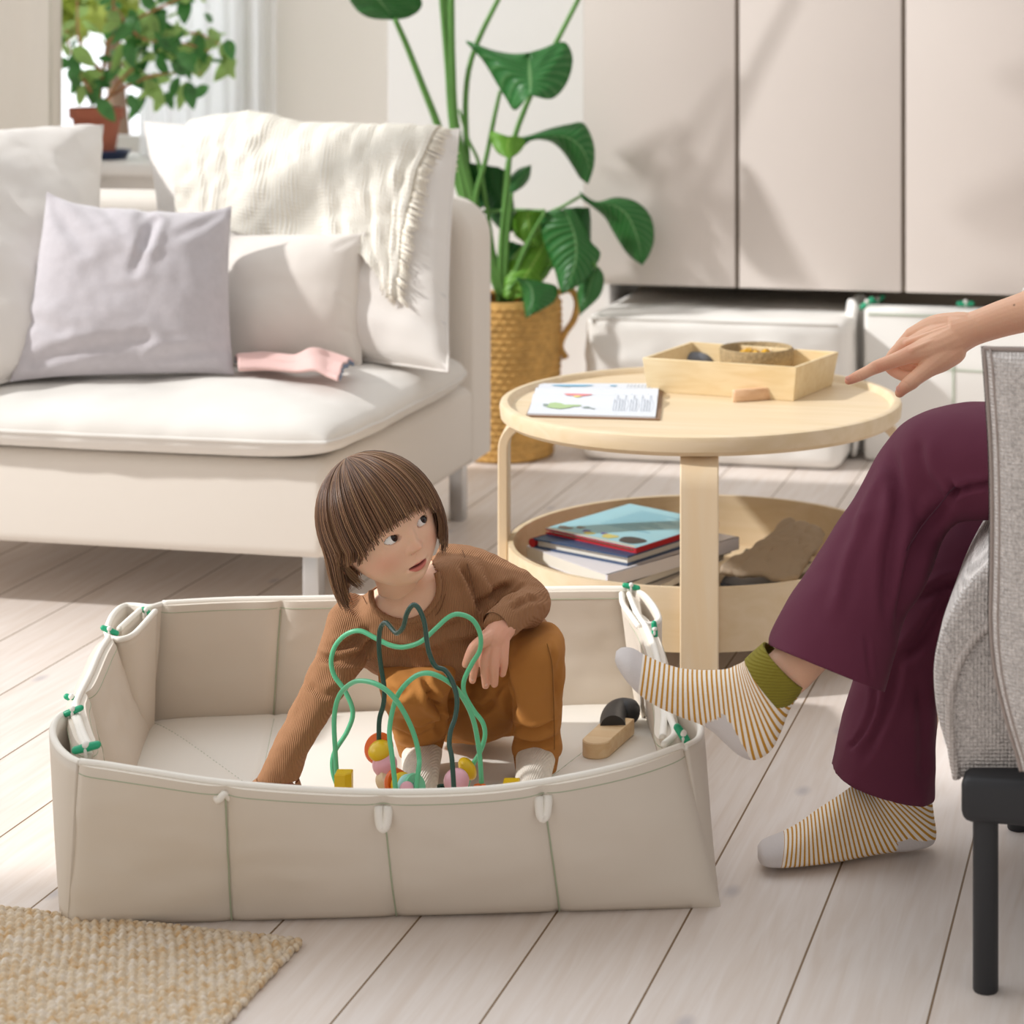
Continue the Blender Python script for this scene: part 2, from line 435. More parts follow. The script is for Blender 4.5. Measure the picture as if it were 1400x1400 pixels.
ll.new(t1.outputs[0], a1.inputs[1]); ll.new(d1.outputs[0], a1.inputs[2]); ll.new(a1.outputs[0], a2.inputs[1]); ll.new(tr.outputs[0], a2.inputs[2]); ll.new(a2.outputs[0], nn['Material Output'].inputs[0])
curtain('curtain', 'sheer white curtain hanging in the bright window behind the sofa', 190, 378, 5.98, ms, .012, 7, z0=.67)

# ================================================================ outside
M_lf_out = mat('sunlit_tree_leaf', '#9fb04a', .6, var=(3, .35))
def leafcloud(mb, c, r, n, s, squash=.8):
    for _ in range(n):
        d = Vector((random.gauss(0, 1), random.gauss(0, 1), random.gauss(0, 1))).normalized()*random.random()**.4
        p = Vector(c)+Vector((d.x*r, d.y*r, d.z*r*squash))
        a = Vector((random.gauss(0, 1), random.gauss(0, 1), random.gauss(0, 1))).normalized(); b = a.orthogonal().normalized(); w = s*random.uniform(.6, 1.3)
        mb.add([p-a*w, p+b*w*.45, p+a*w, p-b*w*.45], [(0, 1, 2, 3)])
tr_ = thing('garden_tree', 'sunlit yellow-green garden tree outside the window behind the rubber plant', 'tree', (0, 0, 0))
c0 = Q(150, 10, 9.5); tr_.location = (c0.x, c0.y, 0)
mb = MB()
for k in range(8): leafcloud(mb, c0+Vector((random.uniform(-.40, .02), random.uniform(-.3, .3), random.uniform(-.3, .6))), .34, 500, .075)
mb.build('foliage', M_lf_out, tr_, None)
MB().tube([(c0.x, c0.y, -.1), (c0.x+.05, c0.y, .5), (c0.x, c0.y, 1.2)], [.07, .05, .03], 8).build('trunk', mat('tree_bark', '#8b7360', .9), tr_)
# ================================================================ sofa
M_sofa = mat('sofa_linen', '#e6dfd6', .9, weave=(260, .25), bump=(6, .15), sheen=.2)
M_seat = mat('seat_linen', '#e4e0da', .9, weave=(260, .25), bump=(6, .25), sheen=.2)
M_steel = mat('satin_steel', '#c9c9c9', .3, metal=1)
X1, Y0, Y1 = -1.492, 3.67, 4.64; XL = -2.62
sofa = thing('sofa', 'pale beige upholstered low sofa with loose pillows on slim metal legs', 'sofa', (-2.05, 4.15, 0))
base = MB().box(((X1+XL)/2, (Y0+Y1)/2, .2175), (X1-XL, Y1-Y0, .175), bev=.022, seg=4).build('seat_base', M_sofa, sofa, 60)
def arch(a0, a1, z0, z1, R):
    p = [(a0, z0), (a1, z0)]+[(a1-R+R*math.cos(t), z1-R+R*math.sin(t)) for t in np.linspace(0, math.pi/2, 9)]
    return p+[(a0+R-R*math.sin(t), z1-R+R*math.cos(t)) for t in np.linspace(0, math.pi/2, 9)]
link('back_frame', rprism(arch(XL, X1+.004, .14, .70, .09), Y1-.17, Y1, .035, lambda a, b, d: Vector((a, d, b))), M_sofa, sofa, 60)
link('arm_frame', rprism(arch(Y0+.02, Y1-.1, .14, .70, .08), XL-.02, XL+.13, .03, lambda a, b, d: Vector((d, a, b))), M_sofa, sofa, 60)
for (x, y) in ((X1-.05, Y0+.07), (XL+.07, Y0+.07), (X1-.05, Y1-.09), (XL+.07, Y1-.09)):
    MB().box((x, y, .068), (.032, .032, .136), bev=.003).box((x, y, .131), (.075, .075, .006)).build('leg', M_steel, sofa)
# seat cushion: soft slab with a piped edge
def softslab(x0, x1, y0, y1, z0, z1, n=90, seed=1, droop=.0):
    cx, cy, hx, hy = (x0+x1)/2, (y0+y1)/2, (x1-x0)/2, (y1-y0)/2
    def S(u, v, side):
        uu, vv = 2*u-1, 2*v-1
        # cluster the samples near the border and round the corners
        uu = math.sin(uu*math.pi/2); vv = math.sin(vv*math.pi/2)
        k = 1-.045*(abs(uu)**6)*(abs(vv)**6)
        wob = .006*fbm((uu*2, vv*2, seed), 1.5)
        x = cx+(hx+wob)*uu*k; y = cy+(hy+wob)*vv*k
        h = (max(0, (1-abs(uu)**7)*(1-abs(vv)**7)))**.42
        zm = z0+.45*(z1-z0)
        z = zm+(z1-zm)*h*(1+.10*(1-uu*uu)*(1-vv*vv))+.010*fbm((x, y, seed), 5)*h if side > 0 else zm-(zm-z0)*h
        edge = max(abs(uu), abs(vv)); z -= droop*max(0, edge-.8)*5
        return Vector((x, y, z))
    mb = MB()
    for s_ in (1, -1): mb.grid(lambda i, j: S(i, j, s_), n, n)
    return S, mb
S, mb = softslab(XL+.14, X1+.035, Y0-.045, Y1-.20, .300, .402)
me = weld(mb)
cush = link('seat_cushion', me, M_seat, sofa, 180)
rim(S, 60, .004).build('piping', M_seat, cush, 180)

def fold_fn(lines):
    def fn(u, v):
        s_ = 0
        for (a, b, w_, d) in lines:
            ab = (b[0]-a[0], b[1]-a[1]); q = ab[0]**2+ab[1]**2; t = max(0, min(1, ((u-a[0])*ab[0]+(v-a[1])*ab[1])/q))
            dd = math.hypot(u-a[0]-t*ab[0], v-a[1]-t*ab[1]); s_ -= d*math.exp(-(dd/w_)**2)*(1-.6*t) - .5*d*math.exp(-((dd-2*w_)/w_)**2)*(1-.6*t)
        return s_
    return fn
def cushion(name, label, corners, T, m, **k):
    piped = k.pop('piped', True)
    S, mb, N0 = pillow(corners, T, **k); me = weld(mb)
    c = sum((Vector(x) for x in corners), Vector())/4; low = min(Vector(x).z for x in corners)
    t = thing(name, label, 'pillow', (c.x, c.y, low))
    o = link('cover', me, m, t, 180)
    if piped: rim(S, 40, .0032).build('piping', m, t, 180)
    return t, S, N0
M_bc = mat('back_cushion_linen', '#e9e4df', .9, weave=(260, .25), bump=(5, .2), sheen=.2)
M_grey = mat('grey_brushed_cotton', '#c3bec3', .95, bump=(120, .15), sheen=.5, var=(60, .04))
M_sm = mat('cream_cotton', '#e8e1da', .9, weave=(320, .2), sheen=.2)
tBC, S_back, N_back = cushion('back_cushion', 'large pale back cushion with the fringed cream blanket over its top', 
    [RY(198, 168, 4.52), RY(628, 178, 4.42), P(613, 509, .402), P(232, 474, .402)], .20, M_bc, pinch=.035, q=.5, seed=3, wr=.007,
    fold=fold_fn([((.98, .1), (.8, .3), .03, .006), ((1, .5), (.85, .45), .02, .005), ((1, .85), (.8, .8), .03, .006)]))
# left back cushion leans on the far arm
cushion('back_cushion', 'large pale back cushion at the left end, behind the grey pillow',
    [RY(-140, 196, 4.02)+Vector((-.02, -.25, 0)), RY(140, 172, 4.44), P(118, 500, .42), P(-60, 540, .40)], .21, M_bc, pinch=.02, q=.42, seed=5, wr=.008,
    fold=fold_fn([((1, .02), (.8, .2), .03, .008)]))
cushion('throw_pillow', 'square light grey pillow with a deep middle crease, leaning left',
    [Q(64, 262, 4.30), Q(317, 281, 4.36), P(326, 510, .412)+Vector((0, -.02, 0)), P(14, 522, .412)], .15, M_grey, pinch=.045, pinchv=.15, q=.55, seed=8, wr=.006, piped=False,
    fold=fold_fn([((.54, 0), (.56, .30), .035, .012), ((.60, .12), (.52, .5), .025, .010), ((0, 0), (.25, .35), .04, .012), ((.3, 0), (.42, .2), .03, .008),
                  ((1, 0), (.75, .22), .03, .008), ((.1, .93), (.6, .85), .03, .012), ((.65, .95), (1, .88), .025, .012), ((.0, .7), (.2, .8), .03, .01)]))
cushion('throw_pillow', 'small plump cream pillow between grey pillow and big cushion',
    [Q(306, 322, 4.47), Q(499, 319, 4.42), P(493, 498, .408), P(308, 500, .408)], .14, M_sm, pinch=.035, q=.5, seed=11, wr=.003,
    fold=fold_fn([((1, .02), (.86, .16), .025, .006), ((1, .6), (.9, .55), .02, .004), ((1, .8), (.9, .8), .02, .004), ((0.03, .05), (.12, .2), .03, .004)]))

# ---------------------------------------------------------------- blanket over the cushion
M_muslin = bpy.data.materials.new('cream_muslin'); M_muslin.use_nodes = True
b_ = M_muslin.node_tree.nodes['Principled BSDF']; b_.inputs['Base Color'].default_value = lin('#f3efe6'); b_.inputs['Roughness'].default_value = .95
nn, ll = M_muslin.node_tree.nodes, M_muslin.node_tree.links
uvn = nn.new('ShaderNodeUVMap'); sp = nn.new('ShaderNodeSeparateXYZ'); ll.new(uvn.outputs[0], sp.inputs[0]); hs_ = []
for k_, f_ in ((0, 520.), (1, 330.)):
    m1 = nn.new('ShaderNodeMath'); m1.operation = 'MULTIPLY'; m1.inputs[1].default_value = f_; ll.new(sp.outputs[k_], m1.inputs[0])
    m2 = nn.new('ShaderNodeMath'); m2.operation = 'SINE'; ll.new(m1.outputs[0], m2.inputs[0]); hs_.append(m2.outputs[0])
ad = nn.new('ShaderNodeMath'); ad.operation = 'ADD'; ll.new(hs_[0], ad.inputs[0]); ll.new(hs_[1], ad.inputs[1])
bp = nn.new('ShaderNodeBump'); bp.inputs['Strength'].default_value = .5; bp.inputs['Distance'].default_value = .002; ll.new(ad.outputs[0], bp.inputs['Height']); ll.new(bp.outputs[0], b_.inputs['Normal'])
cm = nn.new('ShaderNodeMapRange'); cm.inputs[1].default_value = -1; cm.inputs[2].default_value = -.7; ll.new(hs_[0], cm.inputs[0])
cx_ = nn.new('ShaderNodeMix'); cx_.data_type = 'RGBA'; cx_.inputs['A'].default_value = lin('#eadfc6'); cx_.inputs['B'].default_value = lin('#f3efe6'); ll.new(cm.outputs[0], cx_.inputs['Factor']); ll.new(cx_.outputs['Result'], b_.inputs['Base Color'])
def cushion_uv(px, py):
    """where on the back cushion's face a photo point falls"""
    best = None
    for i in range(41):
        for j in range(41):
            p = S_back(i/40, j/40, 1); a = np.array([p]); x, y, _ = project(a); d = (x[0]-px)**2+(y[0]-py)**2
            if best is None or d < best[0]: best = (d, i/40, j/40)
    return best[1], best[2]
top_x = [(s, 262+(602-262)*s) for s in np.linspace(0, 1, 9)]
# lower edge of the blanket in the photo, left to right
low = [(243, 292), (285, 300), (335, 320), (400, 332), (455, 335), (500, 352), (535, 398), (548, 408)]
lowuv = [cushion_uv(*p) for p in low]; topuv = [cushion_uv(x, 186)[0] for _, x in top_x]
lowc = cr([tuple(p) for p in lowuv], 90); topc = cr([(u,) for u in topuv], 90)
rightedge = [cushion_uv(x, y) for x, y in ((598, 190), (590, 250), (575, 320), (560, 365), (548, 408))]
def blanket(s, t):
    """s along, t: 0 behind .. .12 top .. 1 lower edge"""
    k = s*89; i = min(int(k), 88); f = k-i
    lo = lowc[i]*(1-f)+lowc[i+1]*f; tu = float(topc[i][0]*(1-f)+topc[i+1][0]*f)
    lift = .012+.005*math.sin(s*23+5*fbm((s*2.2, t*.8, 1), 2))*(1-.3*t)+.004*math.sin(s*47+4*fbm((s*3, t*1.5, 7), 2))+.0015*fbm((s*6, t*3, 4), 2)
    if t < .2:
        v = .30*(1-t/.2); p = S_back(tu, v*.9, -1)-N_back*lift
        return p
    q = (t-.2)/.8; u = tu*(1-q)+lo[0]*q; v = 0*(1-q)+lo[1]*q
    p = S_back(u, v, 1)+N_back*lift
    return p+Vector((0, 0, .004*(1-q)+.022*math.exp(-((s-.22)/.16)**2)*math.exp(-(q/.25)**2)))
n1, n2 = 150, 90
mb = MB().grid(blanket, n1, n2)
bl = thing('blanket', 'cream checked muslin blanket with fringed end thrown over the back cushion', 'blanket', S_back(.5, 0, 1))
me = mesh(mb.v, mb.f); uv = me.uv_layers.new(name='UVMap')
vi = np.empty(len(me.loops), int); me.loops.foreach_get('vertex_index', vi)
uvs = np.stack([vi//n2/(n1-1)*1.0, vi % n2/(n2-1)*.9], 1); uv.data.foreach_set('uv', uvs.ravel())
o = link('cloth', me, M_muslin, bl, 180)
so = o.modifiers.new('thick', 'SOLIDIFY'); so.thickness = .004
mb = MB()
for k in range(130):
    t = .1+.9*(k+random.uniform(-.4, .4))/130; p = blanket(1, t); q = p+(blanket(.999, t)-blanket(.88, t)).normalized()*random.uniform(.022, .038)+Vector((0, 0, -random.uniform(.003, .012)))
    m_ = (p+q)/2+N_back*random.uniform(0, .006); mb.tube([p, m_, q], [.0019, .0018, .0012], 5)
for k in range(26):
    s_ = .82+.18*k/26; p = blanket(s_, 1); q = p+Vector((random.uniform(-.004, .004), 0, -random.uniform(.01, .02))); mb.tube([p, q], .0011, 4)
mb.build('fringe', mat('cream_yarn', '#f7f1e4', .95), bl, 180)

# pink knitted cloth
M_pink = mat('pink_knit', '#f6cfc9', .95, weave=(400, .5), bump=(200, .3))
M_blst = mat('blue_grey_stitching', '#7f90aa', .9)
pk = thing('knitted_cloth', 'small pink knitted cloth with blue stitched edges on the sofa seat', 'cloth', P(400, 505, .405))
pa = crv([P(322, 494, .428), P(360, 492, .424), P(400, 497, .424), P(425, 484, .445), P(450, 488, .432), P(482, 498, .425)], 50)
pb = crv([P(326, 508, .424), P(365, 507, .424), P(405, 510, .424), P(430, 508, .436), P(448, 516, .428), P(462, 522, .424)], 50)
def pkf(u, v):
    i = min(int(u*49), 48); f = u*49-i; a = pa[i].lerp(pa[i+1], f); b = pb[i].lerp(pb[i+1], f)
    p = a.lerp(b, v); p.z += .014*math.sin(v*math.pi)+.004*math.sin(v*14+u*5)*math.sin(math.pi*v); return p
o = MB().grid(pkf, 60, 24).build('cloth', M_pink, pk, 180); so = o.modifiers.new('t', 'SOLIDIFY'); so.thickness = .008; so.offset = -1
mb = MB()
for k in range(22):
    p = pkf(k/22*.55, 0); q = pkf(k/22*.55, .12); mb.tube([p+Vector((0, 0, -.003))-CAMD*.002, p+Vector((0, 0, .004)), p.lerp(q, .5)+Vector((0, 0, .006)), q+Vector((0, 0, .003))], .0020, 5)
mb.build('stitched_edge', M_blst, pk, 180); mb = MB()
for k in range(12):
    p = pkf(1, k/12); q = pkf(.93, k/12); mb.tube([p+Vector((.002, 0, -.003)), p+Vector((.001, 0, .004)), q+Vector((0, 0, .005))], .0020, 5)
mb.build('stitched_edge', M_blst, pk, 180)

# ================================================================ floor cushions under the cupboard
M_fc = mat('floor_cushion_canvas', '#eeebe6', .9, weave=(220, .2), bump=(5, .3))
fx0, fx1, fy0, fy1 = -1.455, -.80, 5.20, 5.80
for k, (z0, z1, dx, lab) in enumerate(((.0, .183, 0, 'thick white square floor cushion, the lower one lying on the floor'), (.183, .362, .012, 'thick white square floor cushion, the upper one of the pair'))):
    cx_, cy_ = (fx0+fx1)/2, (fy0+fy1)/2
    t = thing('floor_cushion', lab, 'floor cushion', (cx_, cy_, z0), 'floor cushions stacked under the cupboard')
    bmx = bmesh.new(); bmesh.ops.create_cube(bmx, size=1); bmesh.ops.subdivide_edges(bmx, edges=bmx.edges[:], cuts=30, use_grid_fill=True)
    hx, hy, hz, R = (fx1-fx0)/2, (fy1-fy0)/2, (z1-z0)/2, .034
    for q in bmx.verts:
        p = Vector((q.co.x*2*hx, q.co.y*2*hy, q.co.z*2*hz)); c_ = Vector((max(-hx+R, min(hx-R, p.x)), max(-hy+R, min(hy-R, p.y)), max(-hz+R, min(hz-R, p.z))))
        d = p-c_; p = c_+d.normalized()*R if d.length > 1e-6 else p
        p.y += (-1 if p.y < 0 else 1)*.012*(1-(p.z/hz)**2)*(1-(p.x/hx)**4)
        wp = p+Vector((cx_+dx, cy_, (z0+z1)/2)); f_ = .010*fbm(wp+Vector((k*3, 0, 0)), 10)*(1-abs(p.z/hz)**2)
        wp.y += f_; wp.x += f_*.6
        if p.z > hz*.9: wp.z += .006*fbm(wp, 6)-.004
        q.co = wp
    me = bpy.data.meshes.new('fc'); bmx.to_mesh(me); bmx.free()
    link('cover', me, M_fc, t, 180)
    zz = z1-.006; r_ = .012
    pts = [(fx0+dx+.01, fy0+.004), (fx1+dx-.01, fy0+.004)]
    MB().tube([(x, y-.004, zz-.004) for x, y in [(fx0+dx+.02+(fx1-fx0-.04)*i/20, fy0+.006) for i in range(21)]], .0025, 6).build('piping', M_fc, t, 180)

# folded white play crate standing at the right
M_fold = mat('white_coated_cotton', '#f0eeea', .75, bump=(5, .2))
M_tog = mat('green_plastic', '#1fa377', .35)
M_thread = mat('green_thread', '#9fb496', .8)
M_cord = mat('white_cord', '#e8e6e0', .9)
fc0 = P(1180, 632, 0); fx = fc0.x; fy = fc0.y
fb = thing('folded_play_crate', 'folded white fabric play crate with green toggles standing right of the floor cushions', 'toy crate', (fx+.3, fy+.06, 0))
fy += .0
MB().box((fx+.33, fy+.045, .19), (.66, .07, .375), bev=.012, seg=3).build('front_panel', M_fold, fb, 60)
MB().box((fx+.30, fy+.13, .185), (.68, .05, .37), bev=.012, seg=3).build('rear_panel', M_fold, fb, 60)
def lf(u, v): return Vector((fx-.02-.028*math.sin(u*math.pi)*(.4+.6*v)+.01*math.sin(v*7), fy+.02+.14*u, .01+.37*v+.012*math.sin(u*9)*v))
o = MB().grid(lf, 20, 20).build('end_fold', M_fold, fb, 180); so = o.modifiers.new('t', 'SOLIDIFY'); so.thickness = .012
mb = MB()
for x in (.0, .22, .44): mb.tube([(fx+x+.0, fy+.0075, .02), (fx+x, fy+.0075, .365)], .0014, 5) if x else None
for a, b in (((.22, .02), (.52, .36)), ((.0, .24), (.6, .22))): mb.tube([(fx+a[0]+.01, fy+.0075, a[1]), (fx+b[0], fy+.0075, b[1])], .0012, 5)
mb.tube([(fx+.01, fy+.0075, .362), (fx+.64, fy+.0075, .362)], .0014, 5)
mb.build('stitching', M_thread, fb)
def toggle(parent, c, d, r=.0045, L=.026):
    c = Vector(c); d = Vector(d).normalized()
    t = chainw(MB(), [c-d*L/2*.8, c, c+d*L/2*.8], [r*.9, r, r*.9], 12).build('toggle', M_tog, parent, 60)
    mb = MB(); up = d.orthogonal().normalized(); mb.ell(c+Vector((0, 0, r*.7))-CAMD*.002, r*.85)
    mb.tube([c+Vector((0, 0, r)), c-CAMD*r*.9+Vector((0, 0, -.002)), c+Vector((0, 0, -.012))], .002, 6)
    mb.build('cord', M_cord, t, 60)
for x, y, zz in ((.005, .03, .385), (.02, .12, .38), (.245, .05, .388)): toggle(fb, (fx+x, fy+y, zz), (1, .3, 0 if x > .2 else .8), .007, .04)
# ================================================================ round table with storage tray
M_birch = mat('birch_veneer', '#e0ccae', .45, grain=(0, 3, '#d9c39f'), spec=.4)
M_birch_e = mat('birch_edge', '#e9cfb2', .5, grain=(2, 3, '#dfc09c'))
M_bent = mat('bentwood_leg', '#e8d5b8', .45, grain=(2, 2, '#e6cda8'))
TC = Vector((-.028, 3.862))
R_T, ZT = .353, .424
tbl = thing('coffee_table', 'round pale birch coffee table with a deep storage tray below', 'table', W(TC.x, TC.y, 0))
tc = W(TC.x, TC.y, 0)
prof = [(0, ZT-.03), (R_T-.012, ZT-.03), (R_T-.002, ZT-.022), (R_T, ZT-.004), (R_T-.002, ZT+.002), (R_T-.006, ZT+.004), (R_T-.014, ZT+.004), (R_T-.018, ZT+.001), (R_T-.022, ZT-.006), (0, ZT-.006)]
MB().lathe(prof, tc, 128).build('table_top', M_birch, tbl, 35)
ZTOP = ZT-.006
RB = .338
prof = [(0, .078), (RB, .078), (RB, .182), (RB-.009, .182), (RB-.009, .088), (0, .088)]
MB().lathe(prof, tc, 128).build('storage_tray', M_birch, tbl, 30)
for k in range(4):
    a = -math.pi/2+k*math.pi/2
    d = W(math.cos(a), math.sin(a), 0); s = W(-math.sin(a), math.cos(a), 0)
    # bent L-shaped leg: path in the (radial, z) plane
    path = [(.245, ZT-.036)] + [(.300+.046*math.sin(q), ZT-.036-.046*(1-math.cos(q))) for q in np.linspace(0, math.pi/2, 9)] + [(.346, .2), (.347, .0)]
    th, wd = .0085, .031; vs = []; fs = []
    pts = [Vector((p[0], p[1])) for p in path]
    for i, p in enumerate(pts):
        t = (pts[min(i+1, len(pts)-1)]-pts[max(i-1, 0)]).normalized(); nn_ = Vector((t.y, -t.x))*-1
        for (o1, o2) in ((-1, -1), (1, -1), (1, 1), (-1, 1)):
            q = p+nn_*th*o1; vs.append(tc+d*q.x+s*wd*o2*(.92 if o1*0 else 1)+Vector((0, 0, max(q.y, 0))))
    for i in range(len(pts)-1):
        for j in range(4): j2 = (j+1) % 4; fs.append((i*4+j, i*4+j2, i*4+4+j2, i*4+4+j))
    fs.append((3, 2, 1, 0)); e = (len(pts)-1)*4; fs.append((e, e+1, e+2, e+3))
    o = MB().add(vs, fs).build('leg', M_bent, tbl, 40)
    bv = o.modifiers.new('b', 'BEVEL'); bv.width = .002; bv.segments = 2; bv.limit_method = 'ANGLE'

# open picture book
M_page = mat('book_paper', '#d6dae1', .7)
z0 = ZTOP+.002
corner = [P(738, 527, z0), P(902, 527, z0), P(896, 572.5, z0), P(721, 568, z0)]
ob = thing('open_book', 'open picture book with drawings lying flat on the round table', 'book', sum(corner, Vector())/4)
ex = (corner[1]-corner[0]); ey = (corner[0]-corner[3])
O = corner[3]
def bp_(u, v, h): return O+ (corner[2]-corner[3])*u*(1-v)+(corner[1]-corner[0])*u*v+ey*v+Vector((0, 0, h))
def pagez(v):
    q = (v-.55); return .004+.009*math.exp(-((abs(q)-.10)/.12)**2)*(1 if abs(q) > .0 else 0)-.004*math.exp(-(q/.02)**2)
mb = MB(); nn_ = 40
mb.grid(lambda i, j: bp_(i, j, pagez(j)), 6, nn_).grid(lambda i, j: bp_(1-i, j, 0.001), 6, nn_)
for u in (0, 1): mb.grid(lambda i, j: bp_(u, j, .001+(pagez(j)-.001)*(i if u else 1-i)), 2, nn_)
for v in (0, 1): mb.grid(lambda i, j: bp_(i, v, .001+(pagez(v)-.001)*(j if v else 1-j)), 2, 2)
mb.build('pages', M_page, ob, 40)
mb = MB()
def bq(u, v, h): return bp_(u, v, h)
def slabq(u0, u1, v0, v1, h0, h1):
    vs = [bq(u, v, h) for h in (h0, h1) for (u, v) in ((u0, v0), (u1, v0), (u1, v1), (u0, v1))]
    return vs, [(3, 2, 1, 0), (4, 5, 6, 7), (0, 1, 5, 4), (1, 2, 6, 5), (2, 3, 7, 6), (3, 0, 4, 7)]
mb.add(*slabq(-.01, 1.035, -.02, 1.03, -.0015, .001)); mb.build('cover', mat('brown_cover', '#8a6a50', .6), ob, 30)
# drawings on the pages (thin printed shapes following the page)
def printed(shapes, name, m):
    mbs = [MB() for _ in shapes]
    for mb, sh in zip(mbs, shapes):
        n = len(sh); mb.add([bp_(u, v, pagez(v)+.0011) for u, v in sh], [tuple(range(n))])
    if name == 'printed_lines':
        one = MB(); [one.add(q.v, q.f) for q in mbs]; one.build(name, m, ob)
    else: [q.build(name, m, ob) for q in mbs]
def blobp(u, v, a, b, n=14, w=.25, sd=0):
    return [(u+a*math.cos(t)*(1+w*math.sin(3*t+sd)), v+b*math.sin(t)*(1+w*math.cos(2*t+sd))) for t in [2*math.pi*k/n for k in range(n)]]
printed([blobp(.28, .90, .16, .035), blobp(.62, .9, .03, .02)], 'drawing', mat('ink_blue', '#5fa9c9', .8))
printed([blobp(.35, .44, .11, .035, sd=1)], 'drawing', mat('ink_red', '#e0898c', .8))
printed([blobp(.22, .22, .10, .07, sd=2), blobp(.34, .24, .06, .03)], 'drawing', mat('ink_green', '#a9c08e', .8))
printed([blobp(.25, .72, .03, .04), blobp(.36, .4, .03, .015)], 'drawing', mat('ink_yellow', '#e3d77e', .8))
printed([blobp(.12, .24, .02, .04), blobp(.45, .20, .035, .02, sd=3), blobp(.5, .17, .02, .012)], 'drawing', mat('ink_grey', '#8d9a94', .8))
ln = []
for k in range(14):
    u = .66+.022*k; 
    if k in (5, 9): continue
    ln.append([(u, .12), (u+.005, .12), (u+.005, .50-.06*(k % 3)), (u, .50-.06*(k % 3))])
printed(ln, 'printed_lines', mat('ink_lines', '#9aa2ac', .8)); ln = []
for k in range(7): u = .74+.03*k; ln.append([(u, .72), (u+.005, .72), (u+.005, .95), (u, .95)])
printed(ln, 'printed_lines', mat('ink_lines', '#9aa2ac', .8))

# wooden tray
M_bam = mat('bamboo', '#e8d3ab', .45, grain=(0, 5, '#dfc596'))
zb_ = ZTOP; zt_ = ZTOP+.062
B_ = [P(884, 525.5, zb_), P(1095, 541, zb_), P(1142, 523.5, zb_)]; B_.append(B_[0]+B_[2]-B_[1])
c_ = (B_[0]+B_[2])/2
T_ = [c_+(p-c_)*1.075+Vector((0, 0, zt_-zb_)) for p in B_]
T_[3] = P(943.5, 467, zt_); T_[0] = P(878, 489, zt_); T_[1] = P(1089, 502, zt_); T_[2] = P(1147, 481, zt_)
B_[3] = c_+(T_[3]-c_)*.93; B_[3].z = zb_; B_[2] = c_+(T_[2]-c_)*.93; B_[2].z = zb_; B_[0] = c_+(T_[0]-c_)*.95; B_[0].z = zb_; B_[1] = c_+(T_[1]-c_)*.95; B_[1].z = zb_
wt = thing('serving_tray', 'rectangular bamboo tray with slanted sides at the back of the round table', 'tray', (c_.x, c_.y, zb_))
def inn(p, c, d):
    v = (c-p); v.z = 0; return p+v.normalized()*d
ct_ = sum(T_, Vector())/4; cb_ = sum(B_, Vector())/4
Ti = [inn(p, ct_, .0085) for p in T_]; Bi = [inn(p, cb_, .0085)+Vector((0, 0, .007)) for p in B_]
fs = []
for i in range(4):
    j = (i+1) % 4; fs += [(i, j, 4+j, 4+i), (4+i, 4+j, 8+j, 8+i), (8+i, 8+j, 12+j, 12+i)]
fs += [(3, 2, 1, 0), (12, 13, 14, 15)]
o = MB().add(B_+T_+Ti+Bi, fs).build('tray_body', M_bam, wt, 20); bv = o.modifiers.new('b', 'BEVEL'); bv.width = .0012; bv.segments = 2
# bowl of stones
M_cork = mat('cork_pulp', '#a08a66', .9, bump=(150, .5), var=(180, .25))
bc = P(1034, 497, zb_+.007); bc = Vector((bc.x, bc.y, zb_+.0075))
q0 = P(1034, 474, zt_+.006); bc.x, bc.y = q0.x, q0.y
bw = thing('bowl', 'round brown cork bowl filled with yellow stones in the bamboo tray', 'bowl', bc)
R0 = .069
MB().lathe([(0, 0), (R0*.72, 0), (R0*.86, .006), (R0*.97, .03), (R0, .058), (R0-.003, .0605), (R0-.007, .058), (R0-.010, .03), (R0*.7, .012), (0, .011)], bc, 48).build('bowl_body', M_cork, bw, 60)
M_amb = [mat('amber_stone', '#d9a520', .15, coat=.5, var=(60, .3)), mat('ochre_stone', '#b98a1c', .2), mat('white_shell', '#efe4d2', .3), mat('dark_stone', '#6a5137', .3)]
for k in range(15):
    a = k*2.4; r_ = .012+.036*math.sqrt((k+.3)/15); s_ = random.uniform(.0085, .013)
    mb = MB(); M_ = Matrix.Rotation(random.random()*6, 3, 'Z')@Matrix.Rotation(random.random(), 3, 'X')
    bm = bmesh.new(); bmesh.ops.create_icosphere(bm, subdivisions=1, radius=1)
    ctr = bc+Vector((math.cos(a)*r_, math.sin(a)*r_, .036+.014*(1-r_/.05)+random.uniform(0, .006)))
    vs = [ctr+M_@Vector((q.co.x*s_*1.2, q.co.y*s_*.9, q.co.z*s_*.75)) for q in bm.verts]
    mb.add(vs, [[w_.index for w_ in q.verts] for q in bm.faces]); bm.free()
    ci = (0, 1, 0, 2, 0, 3, 1, 0, 2, 0, 1, 0, 2, 0, 0)[k]
    o = mb.build('polished_stone', M_amb[ci], None, 30)
    tag(o, 'small polished pebble, %s, in the cork bowl' % ('yellow', 'ochre', 'white', 'brown')[ci], 'stone', 'stones in the cork bowl')
sp_ = P(951, 496, zb_+.025)
o = MB().ell((sp_.x, sp_.y, zb_+.007+.019), (.034, .027, .0195), u=28, w=16).build('pebble', mat('slate_pebble', '#6c6f76', .75, bump=(80, .1)), None, 180)
tag(o, 'smooth dark grey pebble lying in the bamboo tray beside the bowl', 'stone')
